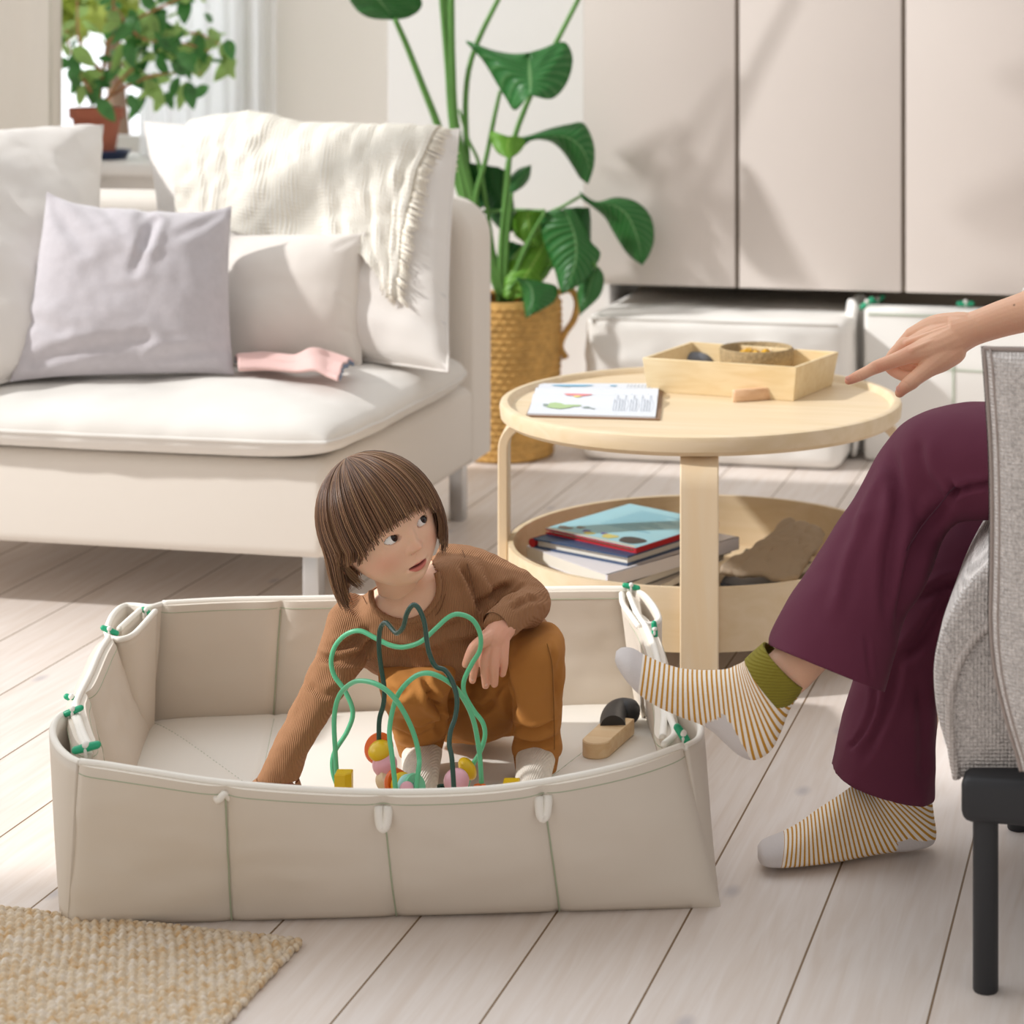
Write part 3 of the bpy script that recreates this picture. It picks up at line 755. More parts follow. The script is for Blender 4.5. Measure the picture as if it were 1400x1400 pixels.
# half-round wooden block
a0, a1 = P(1004, 550.5, ZTOP), P(1068, 545, ZTOP)
ex = (a1-a0); L_ = ex.length; ex.normalize(); ey_ = Vector((-ex.y, ex.x, 0))
pts = [(0, .004), (.004, 0), (L_*.5, -.004), (L_, 0), (L_+.001, .009)]+[(L_*(.5+.5*math.cos(t)), .009+.004*math.sin(t)) for t in np.linspace(.15, math.pi-.15, 12)]+[(0, .009)]
o = MB().prism(pts, .0005, .0215, T=lambda p: a0+ex*p.x+ey_*p.y+Vector((0, 0, p.z)), bev=.0015).build('wooden_block', mat('beech_block', '#e3bf9c', .5, grain=(0, 6, '#d8ae88')), None, 40)
tag(o, 'flat rounded pinkish beech wood block on table in front of tray', 'block')

# ---------------------------------------------------------------- contents of the storage tray
ZB = .0885
def book(name, label, cs, h, spine, cover, top=None, pages='#efe9dc', cat='book', soft=False, group=None):
    """cs: four top corners (front-left, front-right, back-right, back-left); spine index list"""
    cs = [Vector(c) for c in cs]; zt = cs[0].z; c0 = sum(cs, Vector())/4
    t = thing(name, label, cat, (c0.x, c0.y, zt-h), group)
    def quad(ps, z0, z1, nm, m):
        n = len(ps); v = [Vector((p.x, p.y, z0+(p.z-zt))) for p in ps]+[Vector((p.x, p.y, z1+(p.z-zt))) for p in ps]
        f = [tuple(range(n-1, -1, -1)), tuple(range(n, 2*n))]+[(i, (i+1) % n, n+(i+1) % n, n+i) for i in range(n)]
        return MB().add(v, f).build(nm, m, t, 20)
    th = .0024 if not soft else .0012
    quad(cs, zt-th, zt, 'cover', cover); quad(cs, zt-h, zt-h+th, 'cover', cover)
    def lerp4(u, v): return (cs[0]*(1-u)+cs[1]*u)*(1-v)+(cs[3]*(1-u)+cs[2]*u)*v
    e = .03 if not soft else .002
    pg = [lerp4(e, e), lerp4(1-e, e), lerp4(1-e, 1-e), lerp4(e, 1-e)]
    quad(pg, zt-h+th, zt-th, 'page_block', mat('pages_'+pages.strip('#'), pages, .8, bump=(300, .2)))
    a, b = cs[spine[0]], cs[spine[1]]; d = (c0-(a+b)/2); d.z = 0; d = d.normalized()*.004
    quad([a-d*.3, b-d*.3, b+d, a+d], zt-h, zt, 'spine', cover)
    return t, lerp4, zt
M_sky = mat('sky_blue_cover', '#a6dcec', .35, var=(12, .05)); M_red = mat('red_cover', '#b8202c', .35); M_navy = mat('navy_cover', '#2f4a70', .4)
M_wc = mat('white_cover', '#eceaf0', .3); M_bk = mat('black_cover', '#25262a', .35); M_gc = mat('grey_cover', '#cfc7be', .5)
zt = .186
fl, bl_, fr = P(746, 722.5, zt), P(861, 689, zt), P(869, 749.5, zt); br = bl_+(fr-fl)
t, L4, z_ = book('picture_book', 'sky blue picture book with animals on top of the book stack', [fl, fr, br, bl_], .009, (1, 2), M_red)
mb = MB(); g = [L4(.0, .0), L4(1, 0), L4(1, 1), L4(0, 1)]
mb.add([p+Vector((0, 0, .0007)) for p in g]+[p+Vector((0, 0, .0001)) for p in g], [(0, 1, 2, 3), (0, 1, 5, 4), (1, 2, 6, 5), (2, 3, 7, 6), (3, 0, 4, 7)]).build('printed_cover', M_sky, t)
def onb(shapes, name, m, h=.0012):
    one = MB()
    for sh in shapes:
        mb = one if name == 'printed_lines' else MB()
        mb.add([L4(u, v)+Vector((0, 0, h)) for u, v in sh], [tuple(range(len(sh)))])
        if mb is not one: mb.build(name, m, t)
    if one.v: one.build(name, m, t)
onb([blobp(.83, .14, .12, .10, 16, .12)], 'animal_drawing', mat('print_dark', '#4a4441', .5))
onb([blobp(.60, .12, .07, .07), blobp(.40, .09, .05, .05)], 'animal_drawing', mat('print_yellow', '#d9cf7a', .5))
onb([blobp(.12, .10, .07, .05), blobp(.22, .18, .04, .04)], 'animal_drawing', mat('print_brown', '#8a7f78', .5))
onb([blobp(.33, .13, .03, .04), blobp(.5, .16, .03, .03)], 'animal_drawing', mat('print_violet', '#6b68b0', .5))
onb([[(0, 0), (.98, 0), (.98, .035), (0, .03)]], 'ground_band', mat('print_sand', '#d8cdbb', .5), .0010)
onb([[(.25, v), (.8-.1*(k % 3), v), (.8-.1*(k % 3), v+.012), (.25, v+.012)] for k, v in enumerate(np.linspace(.38, .85, 10))], 'printed_lines', mat('print_text', '#6fb4cc', .5))
zt = .1765; off = Vector((-.028, -.012, 0))
book('picture_book', 'navy and red hardback under the sky blue picture book', [P(728, 736, zt), P(858, 761, zt), P(858, 761, zt)+(bl_-fl)*1.05, P(728, 736, zt)+(bl_-fl)*1.05], .016, (0, 3), M_navy)
q = P(728, 736, zt); q2 = q+(bl_-fl)*1.05
t_ = [o for o in bpy.data.objects if o.name == 'picture_book.001'][0]
MB().tube([q+Vector((-.001, 0, -.008)), q2+Vector((-.001, 0, -.008))], .0082, 10).build('red_spine', M_red, t_, 40)
zt = .160
a, b, c = P(708, 742, zt), P(830, 786, zt), P(1010, 734, zt); d = a+(c-b)
a = a+(b-a)*.10; d = a+(c-b)*.80; 
book('catalogue', 'thick white softcover catalogue below the hardback books', [a, b, c, d], .022, (1, 2), M_wc, soft=True)
zt = .137
book('magazine', 'black magazine with white lettering under the thick white catalogue', [P(800, 800, zt), P(856, 800, zt)+Vector((0, .012, 0)), P(1000, 745, zt), P(880, 735, zt)], .014, (0, 1), M_bk, soft=True)
zt = .122
book('magazine', 'grey magazine at the bottom of the stack in the table tray', [P(790, 796, zt), P(880, 812, zt), P(990, 756, zt), P(880, 735, zt)], .012, (0, 1), M_gc, soft=True)
zt = .109
book('magazine', 'dark magazine lying under the crumpled brown fabric', [P(985, 796, zt), P(1045, 812, zt), P(1110, 768, zt), P(1020, 750, zt)], .012, (0, 1), M_bk, soft=True)
# supports below keep the stack resting on the tray bottom
zt = .1095
book('magazine', 'pale magazine flat on the tray bottom under the book stack', [P(770, 785, zt), P(860, 810, zt), P(960, 770, zt), P(860, 745, zt)], .020, (0, 1), M_gc, soft=True)
# crumpled brown cloth
M_br = mat('brown_linen', '#b5a48f', .95, weave=(300, .2), bump=(9, .3))
c4 = [P(1078, 718, .165), P(1128, 735, .158), P(1090, 797, .118), P(984, 788, .118)]
def clf(u, v):
    p = (c4[0]*(1-u)+c4[1]*u)*(1-v)+(c4[3]*(1-u)+c4[2]*u)*v
    p.z += .010*math.sin(math.pi*u)*math.sin(math.pi*v)+.014*(.35-abs(fbm((u*2.0, v*2.0, 3), 1)))+.0035*(.3-abs(fbm((u*3.5+v*2, v*4, 1), 1)))
    p.z = max(p.z, .112); return p
t = thing('folded_cloth', 'crumpled brown linen cloth in the right half of the table tray', 'cloth', P(1050, 770, .112))
mb = MB().grid(clf, 50, 50); o = mb.build('cloth', M_br, t, 180); so = o.modifiers.new('t', 'SOLIDIFY'); so.thickness = .012; so.offset = -1
# ================================================================ fabric play crate
M_cr = mat('crate_canvas', '#dad0c3', .75, bump=(7, .25), var=(4, .012))
M_crp = mat('crate_piping', '#eee9e0', .7)
M_pad = mat('crate_pad_canvas', '#ebe6dd', .75, bump=(5, .2))
def G(xc, yc, z): return Vector((xc, yc, z))      # camera-aligned ground frame, converted on build
def g2(px, py, z): yc = F*(H-z)/(py-CY); return Vector(((px-CX)/F*yc, yc, z))
def toW(v): return W(v.x, v.y, v.z)
FL, FR, BR, BL = G(-.791, 2.672, 0), G(.0045, 2.727, 0), G(-.092, 3.485, 0), G(-.892, 3.405, 0)
cc = (FL+FR+BR+BL)/4
crate = thing('play_crate', 'open cream canvas play crate the child squats in', 'toy crate', W(cc.x, cc.y, 0))
rims = {
 'front': [g2(110, 1043, .20), g2(150, 1048, .198), g2(200, 1056, .196), g2(300, 1071, .188), g2(420, 1081, .183), g2(540, 1085, .18), g2(660, 1081, .181), g2(765, 1067, .186), g2(860, 1046, .193), g2(933, 1021, .20)],
 'right': [g2(906, 1010, .19), g2(908, 975, .192), g2(903, 940, .195), g2(898, 900, .198), g2(885, 862, .2), g2(868, 838, .2)],
 'back': [g2(858, 806, .205), g2(800, 806, .204), g2(700, 808, .2), g2(560, 815, .2), g2(440, 819, .2), g2(320, 821, .202), g2(222, 826, .205)],
 'left': [g2(148, 874, .2), g2(136, 893, .199), g2(122, 925, .196), g2(107, 955, .197), g2(104, 970, .198), g2(112, 1000, .20), g2(122, 1022, .20)],
}
bases = {'front': (FL, FR), 'right': (FR+G(-.012, .02, 0), BR+G(-.01, -.02, 0)), 'back': (BR, BL), 'left': (BL+G(.01, -.02, 0), FL+G(.012, .015, 0))}
cen = cc+G(0, 0, .1)
surf = {}
def wallpanel(key, nseams, th=.010, puff=.010):
    rp = np.array(cr([tuple(p) for p in rims[key]], 400)); sl = np.concatenate([[0], np.cumsum(np.linalg.norm(np.diff(rp, axis=0), axis=1))]); sl /= sl[-1]
    rp = [np.array([np.interp(t, sl, rp[:, c]) for c in range(3)]) for t in np.linspace(0, 1, 81)]; b0, b1 = bases[key]
    def S(u, v, side):
        k = u*80; i = min(int(k), 79); f = k-i; top = Vector(rp[i]*(1-f)+rp[i+1]*f)
        bot = b0.lerp(b1, u); top.z += 0
        bulge = Vector((0, 0, 0)); p = bot.lerp(top, v)
        # the sheet swells to follow the rim curve early on its way up
        straight = Vector(rp[0]).lerp(Vector(rp[-1]), u)
        dev = Vector((top.x-straight.x, top.y-straight.y, 0)); p += dev*(v**.75-v)
        nrm = (b1-b0).cross(Vector((0, 0, 1))).normalized()
        if nrm.dot(cen-bot) > 0: nrm = -nrm
        s_ = abs(((u*nseams) % 1)-.5)*2; h = 1-s_**10 if nseams else 1
        w = fbm((u*3, v*2, hash(key) % 7 if False else len(key)), 1.5)
        ends = min(1, 12*min(v+.03, 1.06-v)); 
        return p+nrm*side*(th/2+puff*h*ends)+nrm*.005*w*math.sin(math.pi*min(1, v))
    surf[key] = S
    mb = MB(); nu, nv = 120, 22
    mb.grid(lambda u, v: toW(S(u, v, 1)), nu, nv).grid(lambda u, v: toW(S(1-u, v, -1)), nu, nv)
    mb.grid(lambda u, v: toW(S(1-u, 0, 1).lerp(S(1-u, 0, -1), v)), nu, 3).grid(lambda u, v: toW(S(u, 1, 1).lerp(S(u, 1, -1), v)), nu, 3)
    for e in (0, 1): mb.grid(lambda u, v: toW(S(e, u if e else 1-u, 1).lerp(S(e, u if e else 1-u, -1), v)), nv, 3)
    me = weld(mb, 2e-4)
    o = link('side_panel', me, M_cr, crate, 50)
    # piping along the rim, seams, top stitching
    MB().tube([toW(S(u, 1, 1).lerp(S(u, 1, -1), .5)+G(0, 0, .001)) for u in np.linspace(0, 1, 100)], .0050, 8).build('rim_piping', M_crp, o, 180)
    mb = MB()
    for u in ([i/nseams for i in range(1, nseams)] if nseams else []):
        for sd in (1, -1): mb.tube([toW(S(u, v, sd)+(S(u, v, sd)-S(u, v, -sd)).normalized()*.0030) for v in np.linspace(.01, .93, 24)], .0011, 5)
    for sd in (1, -1): mb.tube([toW(S(u, .945, sd)) for u in np.linspace(.0, 1, 90)], .0007, 5)
    mb.build('stitching', mat('sage_thread', '#a7b096', .8), o)
    return o
for key, ns in (('front', 4), ('right', 2), ('back', 4), ('left', 2)): panel = wallpanel(key, ns); surf[key+'_o'] = panel
# floor pad
def padf(u, v, side):
    p = FL.lerp(FR, u).lerp(BL.lerp(BR, u), v); q = p.lerp(cc, .022); uu, vv = 2*u-1, 2*v-1
    h = max(0, (1-abs(uu)**14)*(1-abs(vv)**14))**.4
    sm = min(abs(u-.25), abs(u-.5), abs(u-.75)); d1 = min(abs((v-.5)-(u-.5)*2) if u < .25 else 9, 9)
    groove = .003*math.exp(-(sm/.006)**2)+.003*math.exp(-((v-.5)/.008)**2)
    for c0, c1 in (((0, 1), (.25, .5)), ((0, 0), (.25, .5)), ((1, 1), (.75, .5)), ((1, 0), (.75, .5))):
        dx, dy = c1[0]-c0[0], c1[1]-c0[1]; t = ((u-c0[0])*dx+(v-c0[1])*dy)/(dx*dx+dy*dy)
        if 0 <= t <= 1: groove += .003*math.exp(-(math.hypot(u-c0[0]-t*dx, v-c0[1]-t*dy)/.006)**2)
    z = .001 if side < 0 else .004+.020*h-groove*h+.001*fbm((u*3, v*3, 2), 2)
    return toW(Vector((q.x, q.y, z)))
mb = MB().grid(lambda u, v: padf(u, v, 1), 150, 110).grid(lambda u, v: padf(1-u, v, -1), 150, 110)
link('floor_pad', weld(mb, 2e-4), M_pad, crate, 60)
mb = MB()
for c0, c1 in (((0, 1), (.25, .5)), ((0, 0), (.25, .5)), ((1, 1), (.75, .5)), ((1, 0), (.75, .5)), ((.0, .5), (1, .5)), ((.25, .03), (.25, .97)), ((.5, .03), (.5, .97)), ((.75, .03), (.75, .97))):
    mb.tube([padf(c0[0]+(c1[0]-c0[0])*t, c0[1]+(c1[1]-c0[1])*t, 1) for t in np.linspace(.03, .97, 60)], .0008, 5)
mb.build('pad_stitching', mat('sage_thread', '#a7b096', .8), crate)
# corner folds: gusset fabric gathered outside each corner
def corner(base, pts, name='corner_fold', th=.009, inner=None):
    rp = cr([tuple(p) for p in pts], 41)
    def S(u, v):
        k = u*40; i = min(int(k), 39); f = k-i; top = Vector(rp[i]*(1-f)+rp[i+1]*f)
        b = base.lerp(Vector((top.x, top.y, 0)), .25+.1*math.sin(v*3)); b.z = .004
        return toW(b.lerp(top, v)+Vector((0, 0, 0)))
    o = link(name, weld(MB().grid(S, 41, 16)), M_cr, crate, 60)
    so = o.modifiers.new('t', 'SOLIDIFY'); so.thickness = th; so.offset = 0
    MB().tube([S(u, 1) for u in np.linspace(0, 1, 50)], .0046, 8).build('rim_piping', M_crp, o, 180)
    return o
cFL = corner(FL, [g2(110, 1043, .2), g2(95, 1036, .2), g2(80, 1022, .2), g2(72, 1003, .202), g2(77, 984, .203), g2(92, 974, .202), g2(103, 974, .2)])
iFL = corner(FL+G(.01, .02, 0), [g2(122, 1030, .198), g2(112, 1010, .2), g2(104, 985, .2), g2(98, 975, .2)], th=.006)
cBL = corner(BL, [g2(222, 826, .205), g2(205, 830, .204), g2(186, 828, .203), g2(168, 829, .203), g2(153, 843, .203), g2(146, 862, .201), g2(150, 872, .2)])
iBL = corner(BL+G(.02, -.02, 0), [g2(212, 836, .202), g2(198, 852, .201), g2(182, 868, .2), g2(165, 874, .199), g2(152, 873, .199)], th=.006)
mBL = corner(BL+G(0, 0, 0), [g2(192, 834, .202), g2(178, 846, .202), g2(163, 860, .201)], th=.006)
cBR = corner(BR, [g2(858, 806, .205), g2(878, 812, .203), g2(893, 828, .202), g2(901, 845, .201), g2(896, 852, .2), g2(884, 855, .2)])
mBR = corner(BR+G(-.01, -.01, 0), [g2(860, 812, .204), g2(868, 832, .203), g2(878, 850, .202), g2(886, 854, .2)], th=.006)
iBR = corner(BR+G(-.02, -.03, 0), [g2(850, 812, .204), g2(852, 826, .203), g2(864, 844, .202), g2(874, 858, .2)], th=.006)
cFR = corner(FR, [g2(904, 968, .19), g2(922, 962, .195), g2(945, 972, .2), g2(957, 992, .2), g2(955, 1010, .2), g2(936, 1022, .2)])
iFR = corner(FR+G(-.02, .02, 0), [g2(908, 970, .193), g2(918, 986, .196), g2(922, 1004, .197), g2(908, 1018, .196)], th=.006)
# toggles, on their folds
def Tg(par, px, py, d, yc=None, z=.208, **k):
    p = P(px, py, z); dd = Q(px+d[0], py+d[1], 3)-Q(px, py, 3); toggle(par, p, dd, **k)
Tg(cBL, 150, 862, (10, 4)); Tg(iFL, 100, 972, (-10, 4)); Tg(cFL, 118, 1022, (12, -3), r=.0055, L=.034)
Tg(cFL, 98, 955, (5, 2), z=.198, L=.018)
Tg(cBR, 863, 802, (10, 2), z=.212); Tg(cBR, 895, 862, (1, 10)); Tg(cFR, 934, 1006, (6, 9), r=.0055, L=.032)
Tg(iBL, 200, 836, (8, 6), z=.2, L=.014)
# hanging loops on the front seams
for u in (.25, .5, .75):
    S = surf['front']; t = S(u, .93, 1); n_ = (S(u, .9, 1)-S(u, .9, -1)).normalized()
    mb = MB(); ax = (S(u+.01, .9, 1)-S(u-.01, .9, 1)).normalized(); z_ = .026 if u > .3 else .012
    prof = []
    for k in range(13):
        a = math.pi*k/12; prof.append(t+ax*(-.0055*math.cos(a))+n_*(.004+.004*math.sin(a))+G(0, 0, -z_*math.sin(a)**.7))
    if u < .3: prof = [t+ax*(-.012+.024*k/12)+n_*(.003+.006*math.sin(k*.5))+G(0, 0, -.004*math.sin(k*.9)) for k in range(13)]
    mb.tube([toW(p) for p in prof], .0058 if u > .3 else .0045, 8); mb.build('fabric_loop', M_crp, surf['front_o'], 180)

# ================================================================ toy with black elbow head and wooden handle
M_blk = mat('black_rubber', '#2a2b2f', .45)
M_bee = mat('pale_beech', '#ecd2ac', .45, grain=(0, 5, '#e3c294'))
zp = .0235
ht = thing('toy_tool', 'toy with black elbow-shaped head and pale wooden handle on crate floor', 'toy', P(838, 1020, zp))
e0 = Q(839, 992, 3.28); e1 = Q(838, 974, 3.32); e2 = Q(846, 966, 3.345); e3 = Q(860, 972, 3.36)
zr = .0195
a = P(838, 1002, zp); b0 = W(-.158, 3.29, zp+zr); 
pts = [g2(838, 996, zp+zr), g2(838, 984, zp+zr), g2(843, 975, zp+zr), g2(852, 972, zp+zr), g2(860, 973, zp+zr)]
pw = [toW(p) for p in crv(pts, 14)]
mb = MB(); rr = [zr]*14; b_ = (pw[-1]-pw[-2]).normalized()
caps = [pw[-1]+b_*zr*.85*math.sin(t) for t in (.4, .8, 1.2, 1.5)]; rc = [zr*math.cos(t) for t in (.4, .8, 1.2, 1.5)]
mb.tube(pw+caps, rr+rc, 24); mb.build('elbow_head', M_blk, ht, 50)
f0, f1 = g2(812, 1036, zp), g2(846, 1005, zp); d = (f1-f0); L = d.length; d.normalize(); s = Vector((-d.y, d.x, 0)); hw = .021
pts = [(hw*.35*0+L+.01, -hw), (L+.01, hw)]+[(-0.0+.012-(.022)*math.sin(t), hw*math.cos(t)) for t in np.linspace(0, math.pi, 12)]
MB().prism(pts, .0005, .024, T=lambda p: toW(f0+d*p.x+s*p.y+G(0, 0, p.z)), bev=.0015).build('wooden_handle', M_bee, ht, 40)

# ================================================================ bead maze
M_mint = mat('mint_wire', '#63c695', .3, coat=.3); M_dkg = mat('dark_green_wire', '#1f4a40', .25, coat=.4)
def zz(l): return [(430+x/4.828, 820+y/4.828) for x, y in l]
wires = [
 (M_mint, 'wire', zz([(160, 1250), (120, 1130), (130, 1010), (215, 870), (253, 740), (200, 600), (130, 500), (110, 400), (140, 300), (210, 228), (300, 205), (400, 252), (500, 300), (590, 312), (700, 278), (800, 190), (880, 118), (950, 95), (1040, 130), (1092, 220), (1092, 330), (1040, 420), (988, 530), (990, 620), (1050, 730), (1110, 810), (1125, 900), (1090, 1010), (1040, 1100), (1000, 1200)]), 2.93, 2.93),
 (M_mint, 'wire', zz([(160, 1240), (137, 1000), (130, 780), (160, 640), (230, 560), (310, 535), (420, 562), (520, 640), (600, 760), (660, 900), (690, 1040), (683, 1150), (640, 1245)]), 2.88, 2.80),
 (M_mint, 'wire', zz([(560, 1200), (515, 1060), (495, 900), (505, 780), (540, 650), (600, 560), (680, 497), (760, 485), (850, 520), (930, 580), (1000, 680), (1050, 800), (1080, 950), (1098, 1130), (1108, 1260)]), 2.80, 2.86),
 (M_dkg, 'wire', zz([(455, 1150), (430, 1000), (425, 880), (430, 780), (455, 690), (460, 580), (437, 430), (425, 300), (435, 190), (470, 150), (510, 190), (545, 220), (585, 180), (610, 90), (650, 35), (690, 60), (725, 150), (740, 260), (760, 360), (800, 440), (860, 465), (910, 540), (940, 650), (930, 770), (900, 860), (890, 960), (910, 1080), (935, 1250)]), 2.90, 2.78),
]
tb = W((566-980)/3000*2.85, 2.85, .0235)
toy = thing('bead_maze', 'bead maze toy with looping green wires and coloured beads before the child', 'toy', tb)
for m, nm, pts, ya, yb in wires:
    n = len(pts); p3 = []
    for i, (x, y) in enumerate(pts):
        t = i/(n-1); p = Q(x, y, ya+(yb-ya)*t+.03*math.sin(t*9)*(1-abs(2*t-1)));
        if i in (0, n-1): p.z = min(p.z, .07)
        p3.append(p)
    MB().tube(crv(p3, 140), .0033, 10).build(nm, m, toy, 180)
M_base = mat('natural_birch', '#ecd6b6', .5, grain=(0, 5, '#e0c49c')); M_yel = mat('yellow_lacquer', '#e5bd1e', .3); M_org = mat('orange_lacquer', '#e36a28', .3)
M_pnk = mat('pink_lacquer', '#eeb4c4', .3); M_lb = mat('pale_blue_lacquer', '#a7dad6', .3); M_mn = mat('mint_lacquer', '#7fcfa8', .3)
zbase = .0245
MB().box(W((575-980)/3000*2.86, 2.86, zbase+.018), (.235, .11, .036), rz=TH, bev=.006).build('base', M_base, toy, 50)
def yblock(px, py, yc, w, s=1):
    top = Q(px, py, yc); h = top.z-.02
    pts = [(-w, -w), (w*.3, -w), (w, -w*.2), (w, w), (-w, w)]
    MB().prism(pts, 0, h, T=lambda p: Vector((top.x, top.y, .02))+W(p.x*s, p.y, p.z), bev=.0015).build('yellow_block', M_yel, toy, 30)
yblock(470, 1055, 2.84, .0105); yblock(699, 1067, 2.84, .0105)
def bead(px, py, yc, r, m, kind='ball', d=(0, 1, 0), nm='bead'):
    c = Q(px, py, yc); d = W(*d).normalized(); M_ = d.to_track_quat('Z', 'Y').to_matrix(); mb = MB()
    if kind == 'ball': mb.ell(c, (r, r, r*.95), M_, 24, 16)
    elif kind == 'flat': mb.ell(c, (r, r, r*.62), M_, 24, 16)
    elif kind == 'ring': mb.lathe([(r*.35, -.003), (r*.9, -.004), (r, 0), (r*.9, .004), (r*.35, .003), (r*.35, -.003)], c, 32, M_)
    elif kind == 'cyl': mb.lathe([(.002, -r*.6), (r*.9, -r*.6), (r, -r*.5), (r, r*.5), (r*.9, r*.6), (.002, r*.6)], c, 28, M_)
    mb.build(nm, m, toy, 40)
bead(518, 1023, 2.90, .0205, M_org, 'ring', (-.25, -1, .5), 'orange_disc')
bead(519, 1026, 2.885, .0155, M_yel, 'flat', (-.2, -.6, .8)); bead(526, 1045, 2.885, .0165, M_pnk, 'ball')
bead(532, 1065, 2.88, .016, M_base, 'cyl', (.5, -.6, .6))
for k, (x, y, m, r) in enumerate(((542, 1071, M_org, .019), (550, 1074, M_yel, .017), (558, 1076, M_lb, .0165), (566, 1076, M_mn, .0175))): bead(x, y, 2.84-.006*k, r, m, 'ring' if k in (0, 3) else 'flat', (.75, -.65, .35))
bead(556, 1078, 2.805, .009, M_pnk, 'flat', (.2, -1, .2))
bead(639, 1051, 2.93, .0165, M_yel, 'flat', (-.8, -.3, -.5)); bead(632, 1056, 2.90, .006, M_dkg, 'flat', (-.6, -.3, -.5)); bead(624, 1068, 2.86, .0168, M_pnk, 'ball')
bead(656, 1078, 2.85, .009, M_org, 'ring', (0, 0, 1), 'orange_disc'); bead(604, 1078, 2.87, .007, M_dkg, 'ring', (0, 0, 1), 'dark_disc')
# ================================================================ grey armchair at the right
M_ch = mat('grey_melange_wool', '#ebe4e0', .95, weave=(75, 1.0), bump=(260, .5), var=(320, .16))
M_chp = mat('grey_welt', '#d6cdc8', .95, weave=(75, .8), var=(260, .12))
M_bm = mat('black_powder_coat', '#26272b', .5)
ach = thing('armchair', 'grey melange upholstered armchair with black metal frame at right edge', 'armchair', W(.55, 2.9, 0))
def fz(py, yc): return H-(py-CY)/F*yc
# seat: side outline (toward the viewer) extruded away
ys0, ys1 = 2.50, 3.12
def sp2(px, py, yc=2.50): return Vector(((px-CX)/F*yc, fz(py, yc)))
out = [sp2(1303, 1066), sp2(1294, 1030), sp2(1280, 980), sp2(1275, 925), sp2(1281, 880), sp2(1298, 838), sp2(1325, 796), sp2(1365, 762), sp2(1420, 745), sp2(1560, 742), sp2(1700, 742)]
oc = [Vector(p) for p in cr([tuple(p) for p in out], 50)]
zbot = fz(1068, 2.5)
poly = oc+[Vector((oc[-1].x, zbot))]
n_ = len(poly); cen2 = Vector((.5, .37)); vs = []; fs = []
lv = [(-.0, .012), (.004, .003), (.012, 0), (.10, -.004), (.31, -.006), (.52, -.004), (.608, 0), (.616, .003), (.62, .012)]
for dy, ins_ in lv:
    for p in poly:
        d = (cen2-p).normalized(); q = p+d*ins_; vs.append(W(q.x+.208*dy, ys0+.978*dy, q.y if p.y > zbot+.001 else zbot+max(ins_, 0)))
for L in range(len(lv)-1):
    for i in range(n_): j = (i+1) % n_; fs.append((L*n_+i, L*n_+j, (L+1)*n_+j, (L+1)*n_+i))
fs.append(tuple(range(n_-1, -1, -1))); fs.append(tuple((len(lv)-1)*n_+i for i in range(n_)))
seat = MB().add(vs, fs).build('seat', M_ch, ach, 60)
inn_ = [sp2(1308, 1064), sp2(1302, 1030), sp2(1298, 985), sp2(1300, 945), sp2(1312, 905), sp2(1335, 870), sp2(1362, 850)]
MB().tube([W(p[0], ys0-.001, p[1]) for p in cr([tuple(p) for p in inn_], 40)], .005, 8).build('welt', M_chp, seat, 180)
# upholstered arm panel nearest the viewer
ya = 2.40
def sa(px, py): return Vector(((px-CX)/F*ya, fz(py, ya)))
edge = cr([tuple(sa(*p)) for p in ((1347, 481), (1350, 520), (1354, 580), (1357, 640), (1358, 720), (1357, 800), (1356, 860), (1361, 920), (1374, 980), (1392, 1040), (1398, 1064))], 60)
xr2 = sa(1820, 481).x
def armf(u, v, side):
    e = edge[min(int(v*59), 59)]; x = e[0]+(xr2-e[0])*u; z = e[1]
    z += .008*math.sin(u*6)*(1-v) - .018*(u*(1-u))*4*(1-v)**8*.6
    h = (max(0, (1-abs(2*u-1)**10)*(1-abs(2*v-1)**14)))**.5
    return W(x, ya+.035-side*(.006+.034*h)-.208*(x-edge[0][0]), z)
mb = MB().grid(lambda u, v: armf(u, v, 1), 60, 60).grid(lambda u, v: armf(1-u, v, -1), 60, 60)
arm = link('arm_panel', weld(mb, 1e-3), M_ch, ach, 70)
mb = MB()
for du, dr in ((.003, .0024), (.020, .0014)):
    mb.tube([armf(du, v, 1) for v in np.linspace(0.005, .995, 60)], dr, 6)
mb.tube([armf(u, 0.003, 1) for u in np.linspace(0.005, .995, 40)], .003, 6)
mb.build('edge_seam', mat('taupe_seam', '#a2958f', .95), arm, 180)
# black frame and legs
x0 = (1313-CX)/F*2.47
z1_, z0_ = fz(1062, 2.47), fz(1127, 2.47)
MB().box(W(x0, 2.47, 0)+Vector((.30, .29, (z0_+z1_)/2)), (.60, .58, z1_-z0_), bev=.012, seg=3).build('frame', M_bm, ach, 50)
lx = (1347.5-CX)/F*2.49
for dx, dy in ((0, 0), (.5, 0), (0, .5), (.5, .5)):
    MB().lathe([(0, 0), (.0135, 0), (.0145, .002), (.0145, z0_+.005), (0, z0_+.005)], W(lx, 2.49, 0)+Vector((dx, dy, 0)), 28).build('leg', M_bm, ach, 40)
# back rest beyond the frame
bk = MB().box(W(x0, 2.47, 0)+Vector((.66, .31, .55)), (.12, .60, .62), bev=.04, seg=4).build('backrest', M_ch, ach, 60)

